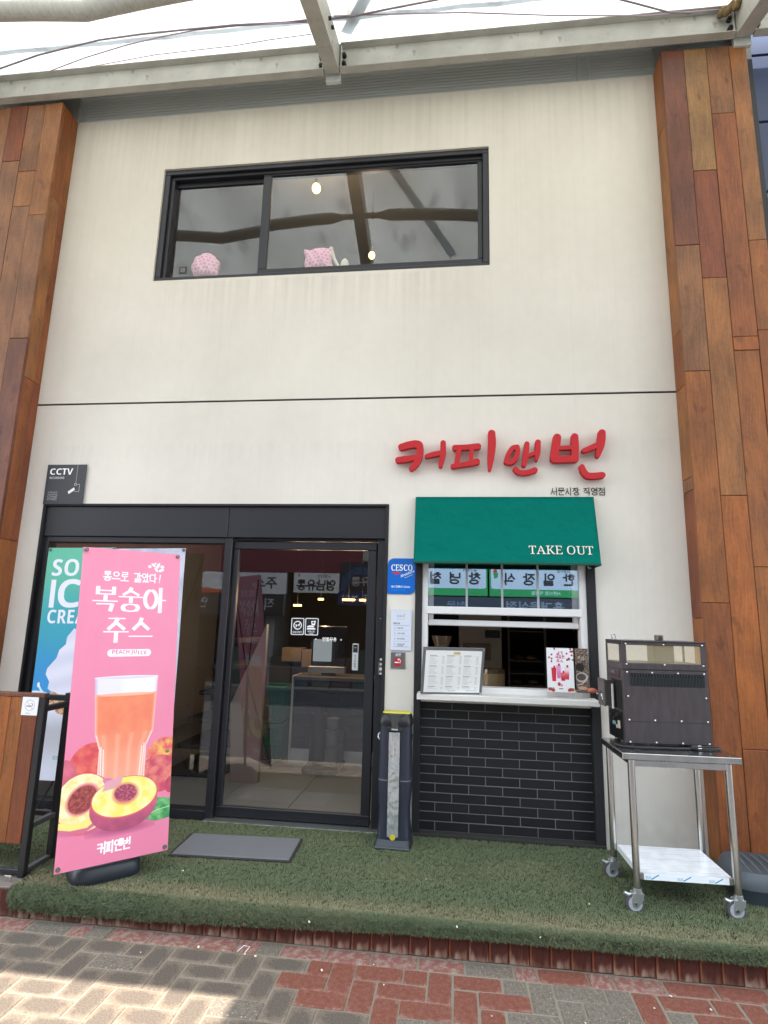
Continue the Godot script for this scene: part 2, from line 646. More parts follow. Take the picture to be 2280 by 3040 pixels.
func materials() -> void:
	# weathered wood: grain along v, blotches and a few knots
	var im := Image.create(256, 768, false, Image.FORMAT_RGBA8)
	var g := noise(0.02, 4, 3)
	var f := noise(0.05, 3, 5)
	var bl := noise(0.012, 3, 9)
	for y in 768:
		for x in 256:
			var wob := g.get_noise_2d(x * 0.5, y * 0.18) * 14.0
			var k := 0.86 + 0.13 * f.get_noise_2d((x + wob) * 5.0, y * 0.22) + 0.17 * bl.get_noise_2d(x * 1.3, y * 0.5) + 0.05 * f.get_noise_2d(x * 2.0 + 500, y * 2.0)
			var dk := smoothstep(0.42, 0.7, bl.get_noise_2d(x * 1.8 + 900, y * 1.1)) * 0.13
			k = clampf(k - dk, 0.2, 1.0)
			im.set_pixel(x, y, Color(k, k * (0.99 - dk * 0.2), k * (0.97 - dk * 0.1)))
	M.grain = ImageTexture.create_from_image(im)
	M.wood = []
	for h in ["a8672f", "9c5a2b", "a9723f", "b07a48", "8e4c2c", "b56a2b", "7d4a36", "a58050", "9a6c48"]:
		var hc := Color.html(h)
		var m := mat(hc.lerp(Color.html("a5652f"), 0.12) * Color(0.97, 0.94, 0.93), 0.55)
		m.albedo_texture = M.grain
		m.uv1_scale = Vector3(1.0, 0.333, 1)
		m.heightmap_enabled = true
		m.heightmap_texture = M.grain
		m.heightmap_scale = 0.05
		M.wood.append(m)
	# wall: faint vertical streaks and stain bands; the sheet spans x -3.7 .. 1.8, y 0 .. 6.3
	var wi := Image.create(550, 630, false, Image.FORMAT_RGBA8)
	var st := noise(0.05, 3, 21)
	var cl := noise(0.006, 4, 22)
	var fi := noise(0.09, 2, 23)
	for y in 630:
		var yy := 6.3 - y / 100.0
		for x in 550:
			var s := st.get_noise_2d(x * 2.2, y * 0.035)
			var s2 := st.get_noise_2d(x * 6.0 + 300, y * 0.06)
			var c := cl.get_noise_2d(x, y * 0.7)
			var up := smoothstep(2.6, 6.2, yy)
			var k := 0.966 - maxf(0.0, s - 0.25) * 0.028 * (0.25 + 0.75 * up) - maxf(0.0, s2 - 0.25) * 0.025 + c * 0.045 + fi.get_noise_2d(x, y * 0.8) * 0.008
			# runs below the upstairs window and the sheet joints
			for b in [[4.51, 0.5, 0.05], [4.30, 0.10, 0.012], [2.98, 0.25, 0.02], [6.28, 0.9, 0.035], [2.2, 0.03, 0.012]]:
				var d: float = b[0] - yy
				if d > 0.0 and d < b[1]:
					k -= b[2] * (smoothstep(150.0, 98.0, absf(x - 247.0)) if b[0] == 4.51 else 1.0) * smoothstep(0.0, 0.04, d) * (1.0 - d / b[1]) * clampf(0.35 + 1.4 * st.get_noise_2d(x * 3.0, b[0] * 40.0), 0.0, 1.0)
			if yy < 0.35:
				k -= (0.35 - yy) * 0.18 * clampf(0.5 + fi.get_noise_2d(x * 0.6, y * 0.6), 0.0, 1.0)
			k -= 0.03 * up  # upper wall darkened in the colour, as grime and to offset brighter light
			k = clampf(k, 0.5, 1.0)
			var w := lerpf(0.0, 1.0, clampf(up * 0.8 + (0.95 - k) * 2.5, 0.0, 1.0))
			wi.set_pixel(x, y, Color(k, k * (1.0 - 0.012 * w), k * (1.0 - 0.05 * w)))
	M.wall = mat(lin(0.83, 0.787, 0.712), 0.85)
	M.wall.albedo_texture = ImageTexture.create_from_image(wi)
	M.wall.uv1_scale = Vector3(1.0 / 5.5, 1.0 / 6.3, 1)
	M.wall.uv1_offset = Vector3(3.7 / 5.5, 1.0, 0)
	M.wall.heightmap_enabled = true
	M.wall.heightmap_texture = M.wall.albedo_texture
	M.wall.heightmap_scale = 0.02
	M.fine = noise_tex(0.06, 3, 31, 512)
	M.soft = noise_tex(0.015, 4, 32, 512)
	M.black = mat(lin(0.016, 0.0165, 0.021), 0.42)
	M.black_flat = rough_skin(mat(lin(0.012, 0.012, 0.014), 0.7), M.fine, 8.0, 0.05)
	M.upvc = mat(lin(0.80, 0.79, 0.78), 0.4)
	M.steel = mat(lin(0.58, 0.575, 0.57), 0.22, 1.0)
	M.brushed = mat(lin(0.52, 0.52, 0.525), 0.34, 1.0)
	M.brushed.roughness_texture = M.soft
	M.chrome = mat(lin(0.7, 0.7, 0.7), 0.12, 1.0)
	M.zinc = mat(lin(0.6, 0.62, 0.64), 0.35, 0.85)
	M.gal = mat(lin(0.56, 0.58, 0.555), 0.55, 0.1)
	# painted canopy steel with dirt
	var ci := Image.create(256, 256, false, Image.FORMAT_RGBA8)
	var d1 := noise(0.02, 4, 41)
	var d2 := noise(0.06, 3, 42)
	for y in 256:
		for x in 256:
			var k := 0.93 + 0.07 * d1.get_noise_2d(x, y) - 0.5 * maxf(0.0, d2.get_noise_2d(x * 1.2, y * 0.6) - 0.42)
			ci.set_pixel(x, y, Color(k, k * 0.99, k * 0.97))
	M.paint = mat(lin(0.53, 0.53, 0.495), 0.6)
	M.paint.albedo_texture = ImageTexture.create_from_image(ci)
	M.paint.uv1_scale = Vector3(0.8, 0.8, 1)
	M.bolt = mat(lin(0.05, 0.05, 0.05), 0.5, 0.6)
	M.sheet = mat(lin(0.54, 0.545, 0.535), 0.7)
	M.sheet.backlight_enabled = true
	M.sheet.backlight = Color(1, 1, 1)
	var si := Image.create(512, 512, false, Image.FORMAT_RGBA8)
	for y in 512:
		for x in 512:
			var k := 0.93 + 0.12 * d1.get_noise_2d(x * 0.35, y * 0.25) - 0.4 * maxf(0.0, d2.get_noise_2d(x * 0.35, y * 0.2) - 0.25)
			si.set_pixel(x, y, Color(k, k, k * 0.985))
	M.sheet.albedo_texture = ImageTexture.create_from_image(si)
	M.sheet.uv1_scale = Vector3(0.25, 0.25, 1)
	M.rubber = mat(lin(0.02, 0.02, 0.02), 0.6)
	M.acrylic = glass(lin(0.9, 0.92, 0.9), 0.08)
	M.mirror_glass = glass(lin(0.62, 0.74, 0.84), 0.5)
	M.door_glass = glass(lin(0.90, 0.92, 0.97), 0.10)
	M.up_glass = glass(lin(0.9, 0.92, 0.93), 0.13)
	M.dark = mat(lin(0.006, 0.006, 0.006), 0.8)
	M.red_paint = mat(lin(0.52, 0.032, 0.038), 0.65)
	M.red_paint.metallic_specular = 0.3
	M.green_cloth = mat(lin(0.0, 0.145, 0.115), 0.85)
	M.green_cloth.metallic_specular = 0.2
	M.white_print = mat(lin(0.8, 0.8, 0.76), 0.6)


# ---------- ground ----------
func brick_print(kind: int, sd: int) -> StandardMaterial3D:
	var cv := Cv.new(128, 64, Color.WHITE)
	var a := noise(0.035, 4, sd)
	var b := noise(0.16, 3, sd + 50)
	for y in 64:
		for x in 128:
			var u := absf(x / 63.5 - 1.0)
			var v := absf(y / 31.5 - 1.0)
			var e := pow(pow(u, 3.0) + pow(v, 3.0), 1.0 / 3.0) + 0.22 * a.get_noise_2d(x, y)
			var f := b.get_noise_2d(x, y)
			var c: Color
			if kind == 0:   # brown, rubbed pale round a dark middle
				c = lin(0.115, 0.092, 0.072).lerp(lin(0.175, 0.135, 0.100), smoothstep(0.62, 0.92, e)).lightened(0.0)
				c = c.lerp(lin(0.26, 0.21, 0.155), smoothstep(0.92, 1.14, e) * 0.6)
			elif kind == 1:   # newer red
				c = lin(0.180, 0.052, 0.030).lerp(lin(0.215, 0.080, 0.055), clampf(0.5 + a.get_noise_2d(x * 1.5, y * 1.5), 0.0, 1.0))
				c = c.lerp(lin(0.32, 0.2, 0.16), smoothstep(0.93, 1.15, e) * 0.5)
			elif kind == 2:   # grey with pale specks
				c = lin(0.135, 0.110, 0.085).lerp(lin(0.19, 0.157, 0.120), clampf(0.5 + a.get_noise_2d(x * 1.4, y * 1.4), 0.0, 1.0))
				c = c.lerp(lin(0.34, 0.31, 0.27), smoothstep(0.36, 0.52, b.get_noise_2d(x * 0.7 + 90, y * 0.7)))
			else:   # pinkish, dusty
				c = lin(0.24, 0.09, 0.07).lerp(lin(0.30, 0.22, 0.18), clampf(0.35 + 1.3 * a.get_noise_2d(x, y), 0.0, 1.0))
			var k := 1.0 + 0.22 * f
			cv.im.set_pixel(x, y, Color(c.r * k, c.g * k, c.b * k))
	var m := mat(Color.WHITE, 0.85)
	m.albedo_texture = cv.tex()
	m.heightmap_enabled = true
	m.heightmap_texture = m.albedo_texture
	m.heightmap_scale = 0.25
	return m


func pavement() -> void:
	var base := Sh.new()
	base.box(Vector3(-40, -0.5, -40), Vector3(40, -0.1545, 40))
	var bm := rough_skin(mat(lin(0.26, 0.225, 0.17), 0.95), M.fine, 3.0, 0.4)
	var g := structure(obj("pavement", base, bm))
	var added_road := Sh.new()
	added_road.box(Vector3(-40, -0.3, 2.5), Vector3(40, -0.149, 9.3), 0.002)  # dark ground added out of view to dim the reflections in the door glass
	structure(obj("added_road", added_road, rough_skin(mat(lin(0.055, 0.055, 0.058), 0.9), M.fine, 3.0, 0.4)))
	var kinds := []
	for k in 4:
		var row := []
		for s in 3:
			row.append(brick_print(k, 100 + k * 10 + s))
		kinds.append(row)
	var W := 0.1165
	var shapes := {}
	for o in 2:
		for wear in 3:
			var sh := Sh.new()
			var hx := (W if o == 0 else W / 2) - 0.003
			var hz := (W / 2 if o == 0 else W) - 0.003
			sh.box(Vector3(-hx, -0.04, -hz), Vector3(hx, 0, hz), 0.004 + 0.002 * wear)
			for i in sh.v.size():   # print fitted to the brick
				var p := sh.v[i]
				sh.t[i] = Vector2(p.x / hx, p.z / hz) * 0.5 + Vector2(0.5, 0.5) if o == 0 else Vector2(p.z / hz, p.x / hx) * 0.5 + Vector2(0.5, 0.5)
			shapes[[o, wear]] = sh.mesh()
	var half := Sh.new()
	half.box(Vector3(-W / 2 + 0.003, -0.04, -W / 2 + 0.003), Vector3(W / 2 - 0.003, 0, W / 2 - 0.003), 0.005)
	for i in half.v.size():
		half.t[i] = Vector2(half.v[i].x, half.v[i].z) / W + Vector2(0.5, 0.5)
	var half_mesh := half.mesh()
	var red := func(x: float, z: float) -> bool:
		var patch := x > -0.78 and x < 0.30 + (z - 1.3) * -0.1 and z < 1.74 - absf(x + 0.2) * 0.15
		var patch2 := x > 0.78 and x < 1.42 and z < 1.58 and absf(z - 1.38 - (x - 1.1) * 0.05) < 0.16
		return patch or patch2
	var put := func(m, mt, x: float, z: float, a := 0.0) -> void:
		var o := obj("brick", m, mt, g)
		o.position = Vector3(x, -0.15 + rng.randf_range(-0.0025, 0.0025), z)
		o.rotation = Vector3(rng.randf_range(-0.008, 0.008), a + rng.randf_range(-0.012, 0.012), rng.randf_range(-0.008, 0.008))
	# border course along the step
	var x := -3.2
	while x < 2.6:
		var short: bool = rng.randf() < 0.34
		var w := W if short else W * 2
		var kind: int = 3 if rng.randf() < 0.72 else (2 if rng.randf() < 0.5 else 1)
		put.call(half_mesh if short else shapes[[0, rng.randi() % 3]], kinds[kind][rng.randi() % 3], x + w / 2, 1.215 + W / 2)
		x += w
	# herringbone in front of it
	var z0 := 1.215 + W
	for i in range(-30, 26):
		for j in range(-1, 8):
			var d := posmod(i - j, 4)
			if d != 0 and d != 3:
				continue
			var cx := (i + (1.0 if d == 0 else 0.5)) * W
			var cz := z0 + (j + (0.5 if d == 0 else 1.0)) * W
			if j == -1:
				if d == 3:   # the cut half that closes the pattern
					cz = z0 + 0.5 * W
				else:
					continue
			var k := 0
			if red.call(cx, cz):
				k = 1
			elif cx > -0.3:
				k = 2
			if rng.randf() < 0.05:
				k = 2 if k == 0 else k
			var mt: StandardMaterial3D = kinds[k][rng.randi() % 3]
			if j == -1:
				put.call(half_mesh, mt, cx, cz)
			else:
				put.call(shapes[[0 if d == 0 else 1, rng.randi() % 3]], mt, cx, cz)


func deck() -> void:
	var sh := Sh.new()
	sh.box(Vector3(-7, -0.4, -0.15), Vector3(4, -0.016, 1.185))
	var g := structure(obj("deck", sh, M.wood[6]))
	# front boards with paler beads, bleached at the foot
	var mats := []
	for s in 4:
		var cv := Cv.new(64, 64, Color.WHITE)
		var a := noise(0.05, 3, 200 + s)
		for y in 64:
			for xx in 64:
				var k := 0.8 + 0.22 * a.get_noise_2d(xx * 2.0, y * 0.4)
				var c := Color(0.36 * k, 0.15 * k, 0.098 * k)
				var edge := smoothstep(8.0, 2.0, xx)
				c = c.lerp(Color(0.66, 0.36, 0.18), edge * 0.6)
				var dust := smoothstep(0.55, 1.05, y / 63.0 + 0.35 * a.get_noise_2d(xx * 0.6 + 400, y * 0.3) - 0.08)
				c = c.lerp(Color(0.66, 0.57, 0.50), dust * (0.85 if s != 2 else 0.35))
				cv.im.set_pixel(xx, y, c)
		var m := mat(Color.WHITE, 0.6)
		m.albedo_texture = cv.tex()
		m.texture_repeat = false
		mats.append(m)
	var b := Sh.new()
	b.box(Vector3(-0.0485, -0.15, 0), Vector3(0.0485, -0.012, 0.022), 0.004)
	for i in b.v.size():
		b.t[i] = Vector2(b.v[i].x / 0.097 + 0.5, clampf((-0.012 - b.v[i].y) / 0.138, 0.02, 0.98))
	var bm := b.mesh()
	for i in range(-60, 32):
		var o := obj("board", bm, mats[rng.randi() % 4], g)
		o.position = Vector3(i * 0.1 + 0.03, rng.randf_range(-0.004, 0.0), 1.186 + rng.randf_range(0, 0.003))
	var lip := Sh.new()
	lip.box(Vector3(-7, -0.0155, 1.0), Vector3(-2.46, -0.002, 1.206), 0.004)
	obj("edge_strip", lip, mat(lin(0.22, 0.18, 0.15), 0.7), g)
	var hinge := Sh.new()
	hinge.box(Vector3(-2.545, -0.002, 1.15), Vector3(-2.50, 0.03, 1.156), 0.002)
	hinge.cyl(Vector3(-2.532, 0.018, 1.156), Vector3(-2.532, 0.018, 1.159), 0.006)
	hinge.cyl(Vector3(-2.512, 0.018, 1.156), Vector3(-2.512, 0.018, 1.159), 0.006)
	obj("hinge_plate", hinge, M.steel, g)


# ---------- the shop ----------
func building() -> void:
	var b := thing("coffee_shop", "two-storey off-white shop front with dark door frame, upstairs sliding window and takeout hatch", "building", Vector3(-1, 0, -0.2))
	var bx := func(list: Array, bev := 0.0) -> Sh:
		var s := Sh.new()
		for q in list:
			s.box(Vector3(q[0], q[2], q[4]), Vector3(q[1], q[3], q[5]), bev)
		return s
	# walls cut round the openings
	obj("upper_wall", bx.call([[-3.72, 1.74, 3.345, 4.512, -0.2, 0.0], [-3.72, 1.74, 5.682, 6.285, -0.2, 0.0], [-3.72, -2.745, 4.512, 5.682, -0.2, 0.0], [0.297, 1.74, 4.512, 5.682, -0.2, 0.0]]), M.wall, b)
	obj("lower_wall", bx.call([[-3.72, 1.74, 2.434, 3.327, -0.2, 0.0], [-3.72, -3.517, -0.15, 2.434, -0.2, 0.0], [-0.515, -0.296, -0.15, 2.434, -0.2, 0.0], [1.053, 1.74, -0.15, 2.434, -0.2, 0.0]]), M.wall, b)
	obj("seam_strip", bx.call([[-3.72, 1.74, 3.327, 3.345, -0.15, -0.012]]), mat(lin(0.03, 0.025, 0.025), 0.6), b)
	# corrugated fascia above
	var cs := Sh.new()
	var prev := Vector2(6.285, -0.02)
	for i in range(1, 116):
		var yy := 6.285 + i * 0.008
		var zz := -0.02 - (0.004 if i % 4 >= 2 else 0.0)
		var d := (Vector2(yy, zz) - prev).normalized()
		cs.quad([Vector3(-6.5, prev.x, prev.y), Vector3(2.41, prev.x, prev.y), Vector3(2.41, yy, zz), Vector3(-6.5, yy, zz)], Vector3(0, -d.y, d.x))
		prev = Vector2(yy, zz)
	cs.box(Vector3(-6.5, 6.285, -0.19), Vector3(2.41, 7.2, -0.04))
	obj("corrugated_fascia", cs, M.gal, b)
	obj("fascia_joint", bx.call([[1.085, 1.115, 6.287, 7.15, -0.03, -0.012], [1.175, 1.2, 6.287, 7.15, -0.03, -0.012]], 0.003), M.gal, b)
	# upstairs window
	var fr := [[-2.743, 0.295, 5.634, 5.680, -0.14, -0.02], [-2.743, 0.295, 4.514, 4.556, -0.14, -0.02], [-2.743, -2.69, 4.556, 5.634, -0.14, -0.02], [0.243, 0.295, 4.556, 5.634, -0.14, -0.02],
		[-2.69, 0.243, 5.602, 5.634, -0.14, -0.05], [-2.69, -2.655, 4.556, 5.602, -0.14, -0.05]]
	obj("window_frame", bx.call(fr, 0.004), M.black, b)
	var sash := func(x0: float, x1: float, z: float, yt: float, gb: float, sl: float, sr: float) -> void:
		var s: Node = obj("sash", bx.call([[x0, x1, yt - 0.045, yt, z - 0.03, z], [x0, x1, 4.557, gb, z - 0.03, z], [x0, x0 + sl, gb, yt - 0.045, z - 0.03, z], [x1 - sr, x1, gb, yt - 0.045, z - 0.03, z]], 0.004), M.black, b)
		var p := Sh.new()
		p.sheet(Vector3(x0 + 0.02, yt - 0.03, z - 0.016), Vector3(x1 - x0 - 0.04, 0, 0), Vector3(0, -(yt - 0.03 - gb + 0.02), 0))
		obj("pane", p, M.up_glass, s)
	sash.call(-1.782, 0.242, -0.062, 5.632, 4.622, 0.08, 0.042)
	sash.call(-2.69, -1.71, -0.10, 5.60, 4.602, 0.034, 0.05)
	# street door and fixed shop window
	var gz := -0.07
	obj("door_surround", bx.call([[-3.515, -0.517, 2.412, 2.432, -0.16, 0.012], [-3.515, -3.494, -0.02, 2.412, -0.16, 0.012], [-0.540, -0.517, -0.02, 2.412, -0.16, 0.012]], 0.003), M.black_flat, b)
	obj("door_lintel", bx.call([[-3.494, -1.853, 2.155, 2.412, -0.14, -0.012], [-1.847, -0.54, 2.155, 2.412, -0.14, -0.012], [-1.853, -1.847, 2.155, 2.412, -0.14, -0.018]], 0.003), M.black, b)
	var sw: Node = obj("shop_window_frame", bx.call([[-3.494, -3.452, -0.01, 2.155, -0.14, -0.03], [-3.452, -1.87, 2.106, 2.155, -0.14, -0.03], [-3.452, -1.87, -0.01, 0.062, -0.14, -0.03], [-1.87, -1.808, -0.02, 2.155, -0.16, -0.024]], 0.004), M.black, b)
	var p := Sh.new()
	p.sheet(Vector3(-3.48, 2.125, gz), Vector3(1.62, 0, 0), Vector3(0, -2.075, 0))
	obj("pane", p, M.door_glass, sw)
	obj("door_jamb", bx.call([[-0.60, -0.54, -0.02, 2.155, -0.16, -0.04], [-1.808, -0.60, 2.135, 2.155, -0.16, -0.05]], 0.003), M.black, b)
	var d: Node = obj("door", bx.call([[-1.805, -0.612, 2.066, 2.13, -0.105, -0.06], [-1.805, -0.612, 0.02, 0.094, -0.105, -0.06], [-1.805, -1.758, 0.094, 2.066, -0.105, -0.06], [-0.682, -0.612, 0.094, 2.066, -0.105, -0.06]], 0.005), M.black, b)
	p = Sh.new()
	p.sheet(Vector3(-1.765, 2.075, -0.083), Vector3(1.09, 0, 0), Vector3(0, -1.99, 0))
	obj("pane", p, M.door_glass, d)
	var th := Sh.new()
	th.box(Vector3(-1.86, -0.02, -0.17), Vector3(-0.52, 0.012, 0.03), 0.004)
	obj("door_threshold", th, mat(lin(0.25, 0.26, 0.25), 0.4, 0.7), b)
	var sc := Sh.new()
	sc.cyl(Vector3(-0.70, 0.05, -0.06), Vector3(-0.70, 0.05, -0.056), 0.007)
	obj("screw", sc, M.chrome, d)
	sc = Sh.new()
	sc.cyl(Vector3(-0.565, 1.53, -0.04), Vector3(-0.565, 1.53, -0.034), 0.006)
	obj("screw", sc, M.chrome, d)
	# button plate on the jamb
	var ep := Sh.new()
	ep.box(Vector3(-0.572, 1.105, -0.04), Vector3(-0.53, 1.2, -0.012), 0.003)
	var epn: Node = obj("button_plate", ep, mat(lin(0.12, 0.12, 0.12), 0.4, 0.5), b)
	var eb := Sh.new()
	for q in [[1.187, 0.008], [1.152, 0.012], [1.117, 0.008], [1.222, 0.009]]:
		eb.cyl(Vector3(-0.551, q[0], -0.04), Vector3(-0.551, q[0], -0.008), q[1])
	obj("button", eb, mat(lin(0.7, 0.68, 0.55), 0.4), epn)
	# takeout hatch: black surround, white window, counter
	obj("hatch_surround", bx.call([[-0.295, -0.243, -0.02, 2.45, -0.16, 0.02], [0.988, 1.052, -0.02, 2.45, -0.16, 0.02], [-0.243, 0.988, 2.2, 2.45, -0.16, 0.02]], 0.004), M.black_flat, b)
	obj("hatch_window_frame", bx.call([[-0.243, -0.197, 1.0, 2.2, -0.12, 0.0], [0.938, 0.988, 1.0, 2.2, -0.12, 0.0], [-0.197, 0.938, 1.0, 1.046, -0.12, 0.0], [-0.197, 0.938, 2.1, 2.2, -0.12, 0.0]], 0.005), M.upvc, b)
	var us: Node = obj("upper_sash", bx.call([[-0.21, 0.952, 1.576, 1.634, -0.055, 0.006]], 0.006), M.upvc, b)
	p = Sh.new()
	p.sheet(Vector3(-0.2, 2.11, -0.03), Vector3(1.145, 0, 0), Vector3(0, -0.48, 0))
	obj("pane", p, M.mirror_glass, us)
	for x in [0.1, 0.369, 0.637]:
		var mb := Sh.new()
		mb.box(Vector3(x - 0.008, 1.634, -0.028), Vector3(x + 0.008, 2.1, -0.022), 0.001)
		obj("glazing_bar", mb, mat(lin(0.42, 0.44, 0.46), 0.5), us)
	var ls: Node = obj("lower_sash", bx.call([[-0.195, 0.936, 1.49, 1.535, -0.095, -0.058], [-0.195, -0.155, 1.535, 2.05, -0.095, -0.058], [0.896, 0.936, 1.535, 2.05, -0.095, -0.058]], 0.006), M.upvc, b)
	p = Sh.new()
	p.sheet(Vector3(-0.165, 2.0, -0.078), Vector3(1.07, 0, 0), Vector3(0, -0.47, 0))
	obj("pane", p, M.door_glass, ls)
	obj("counter_ledge", bx.call([[-0.262, 1.012, 0.962, 1.004, -0.02, 0.17], [-0.243, 0.988, 0.93, 0.962, -0.1, 0.01]], 0.004), rough_skin(mat(lin(0.72, 0.70, 0.66), 0.45), M.fine, 6.0, 0.03), b)
	var back: Node = obj("mortar_panel", bx.call([[-0.243, 0.988, 0.0, 0.93, -0.1, -0.046]]), mat(lin(0.17, 0.19, 0.19), 0.9), b)
	var bm := []
	for k in 3:
		bm.append(rough_skin(mat(lin(0.006 + 0.0016 * k, 0.0055 + 0.0016 * k, 0.007 + 0.0016 * k), 0.6), M.fine, 5.0, 0.1))
	for r in 14:
		var y0 := 0.03 + r * 0.0645
		var x := -0.243 + (-0.122 if r % 2 == 0 else 0.0) - 0.01
		while x < 0.988:
			var xa := maxf(x + 0.003, -0.243)
			var xb := minf(x + 0.241, 0.988)
			if 0.988 - xb < 0.03:
				xb = 0.988
			if xb - xa > 0.03:
				var s := Sh.new()
				s.box(Vector3(xa, y0 + 0.003, -0.052), Vector3(xb, y0 + 0.0615, -0.0425 + rng.randf_range(-0.0015, 0.0015)), 0.002)
				obj("brick", s, bm[rng.randi() % 3], back)
			x += 0.244
	obj("hatch_kerb", bx.call([[-0.295, 1.052, -0.03, 0.03, -0.08, 0.03]], 0.006), rough_skin(mat(lin(0.03, 0.028, 0.024), 0.9), M.fine, 4.0, 0.3), b)
	# roof slab and side walls close the rooms
	obj("roof_slab", bx.call([[-3.9, 1.95, 6.6, 6.8, -5.2, -0.2]]), mat(lin(0.3, 0.3, 0.3), 0.9), b)
	obj("side_wall", bx.call([[-3.92, -3.72, -0.4, 6.6, -5.2, 0.0], [1.74, 1.94, -0.4, 6.6, -5.2, 0.0], [-3.72, 1.74, -0.4, 6.6, -5.2, -5.0]]), mat(lin(0.4, 0.38, 0.35), 0.9), b)


func board(parent: Node, lo: Vector3, hi: Vector3, m: Material, bev := 0.003) -> void:
	var s := Sh.new()
	s.uo = Vector2(-lo.x + rng.randf() * 0.78, hi.y + rng.randf() * maxf(0.0, 3.0 - (hi.y - lo.y)))   # keeps the print of one board in one piece of the grain
	s.box(lo, hi, bev)
	obj("board", s, m, parent)


func pillars() -> void:
	var lay := func(t: Node, edges: Array, cuts: Array, z0: float, tops: Array) -> void:
		for c in edges.size() - 1:
			var ys: Array = [6.28] + cuts[c] + [-0.02]
			for k in ys.size() - 1:
				var yt: float = ys[k]
				var yb: float = ys[k + 1]
				var mid := (yt + yb) / 2.0
				var pick: int = tops[c][k] if k < tops[c].size() else [0, 5, 0, 1, 5, 8][rng.randi() % 6]
				var dz := rng.randf_range(0.0, 0.006)
				board(t, Vector3(edges[c] + 0.0015, yb + 0.0015, z0 - 0.03), Vector3(edges[c + 1] - 0.0015, yt - 0.0015, z0 + dz), M.wood[pick])
	var r := thing("timber_pillar", "broad pillar clad in orange-brown timber boards at the right of the shop front", "pillar", Vector3(2.05, 0, 0.1))
	var core := Sh.new()
	core.box(Vector3(1.75, -0.15, -0.1), Vector3(2.375, 6.27, 0.19))
	obj("core", core, M.dark, r)
	lay.call(r, [1.716, 1.894, 2.073, 2.252, 2.385], [[4.459, 3.41, 1.694], [5.115, 4.17, 2.457, 0.741], [5.633, 3.675, 3.565, 1.948], [4.472, 3.722, 1.9]], 0.215, [[6, 8, 0, 1], [7, 4, 2, 5, 1], [8, 1, 5, 0, 0], [2, 0, 1, 5]])
	var inner := [6.28, 5.604, 3.77, 3.323, 2.608, 2.512, 1.589, -0.02]
	for k in inner.size() - 1:
		board(r, Vector3(1.722, inner[k + 1] + 0.0015, 0.003), Vector3(1.752, inner[k] - 0.0015, 0.184), M.wood[[0, 2, 1, 2, 8, 4, 0][k]])
	board(r, Vector3(2.375, -0.02, -0.08), Vector3(2.39, 6.28, 0.184), M.wood[1])
	var l := thing("timber_pillar", "broad pillar clad in weathered brown timber boards at the left of the shop front", "pillar", Vector3(-4.1, 0, 0.1))
	core = Sh.new()
	core.box(Vector3(-4.75, -0.15, -0.1), Vector3(-3.735, 6.27, 0.21))
	obj("core", core, M.dark, l)
	lay.call(l, [-4.78, -4.6, -4.42, -4.24, -4.06, -3.88, -3.703], [[4.0, 2.0], [5.0, 2.7], [4.6, 2.2], [5.674, 4.069, 1.9], [5.555, 5.183, 3.0, 1.4], [5.084, 3.863, 1.1]], 0.235, [[2, 0], [0, 1], [8, 0, 1], [4, 8, 0, 1], [8, 2, 8, 1, 0], [2, 8, 6, 1]])
	var inn := [6.28, 5.3, 3.518, 2.1, -0.02]
	for k in inn.size() - 1:
		board(l, Vector3(-3.74, inn[k + 1] + 0.0015, 0.09), Vector3(-3.703, inn[k] - 0.0015, 0.204), M.wood[[1, 2, 1, 0][k]])
		board(l, Vector3(-3.74, inn[k + 1] + 0.0015 + 0.0, 0.003), Vector3(-3.705, inn[k] - 0.0015, 0.087), M.wood[[0, 1, 4, 1][k]])


func roof_y(z: float) -> float:
	return 6.565 - 0.30 * (z - 0.28) - 0.03 * (z - 0.28) * (z - 0.28)


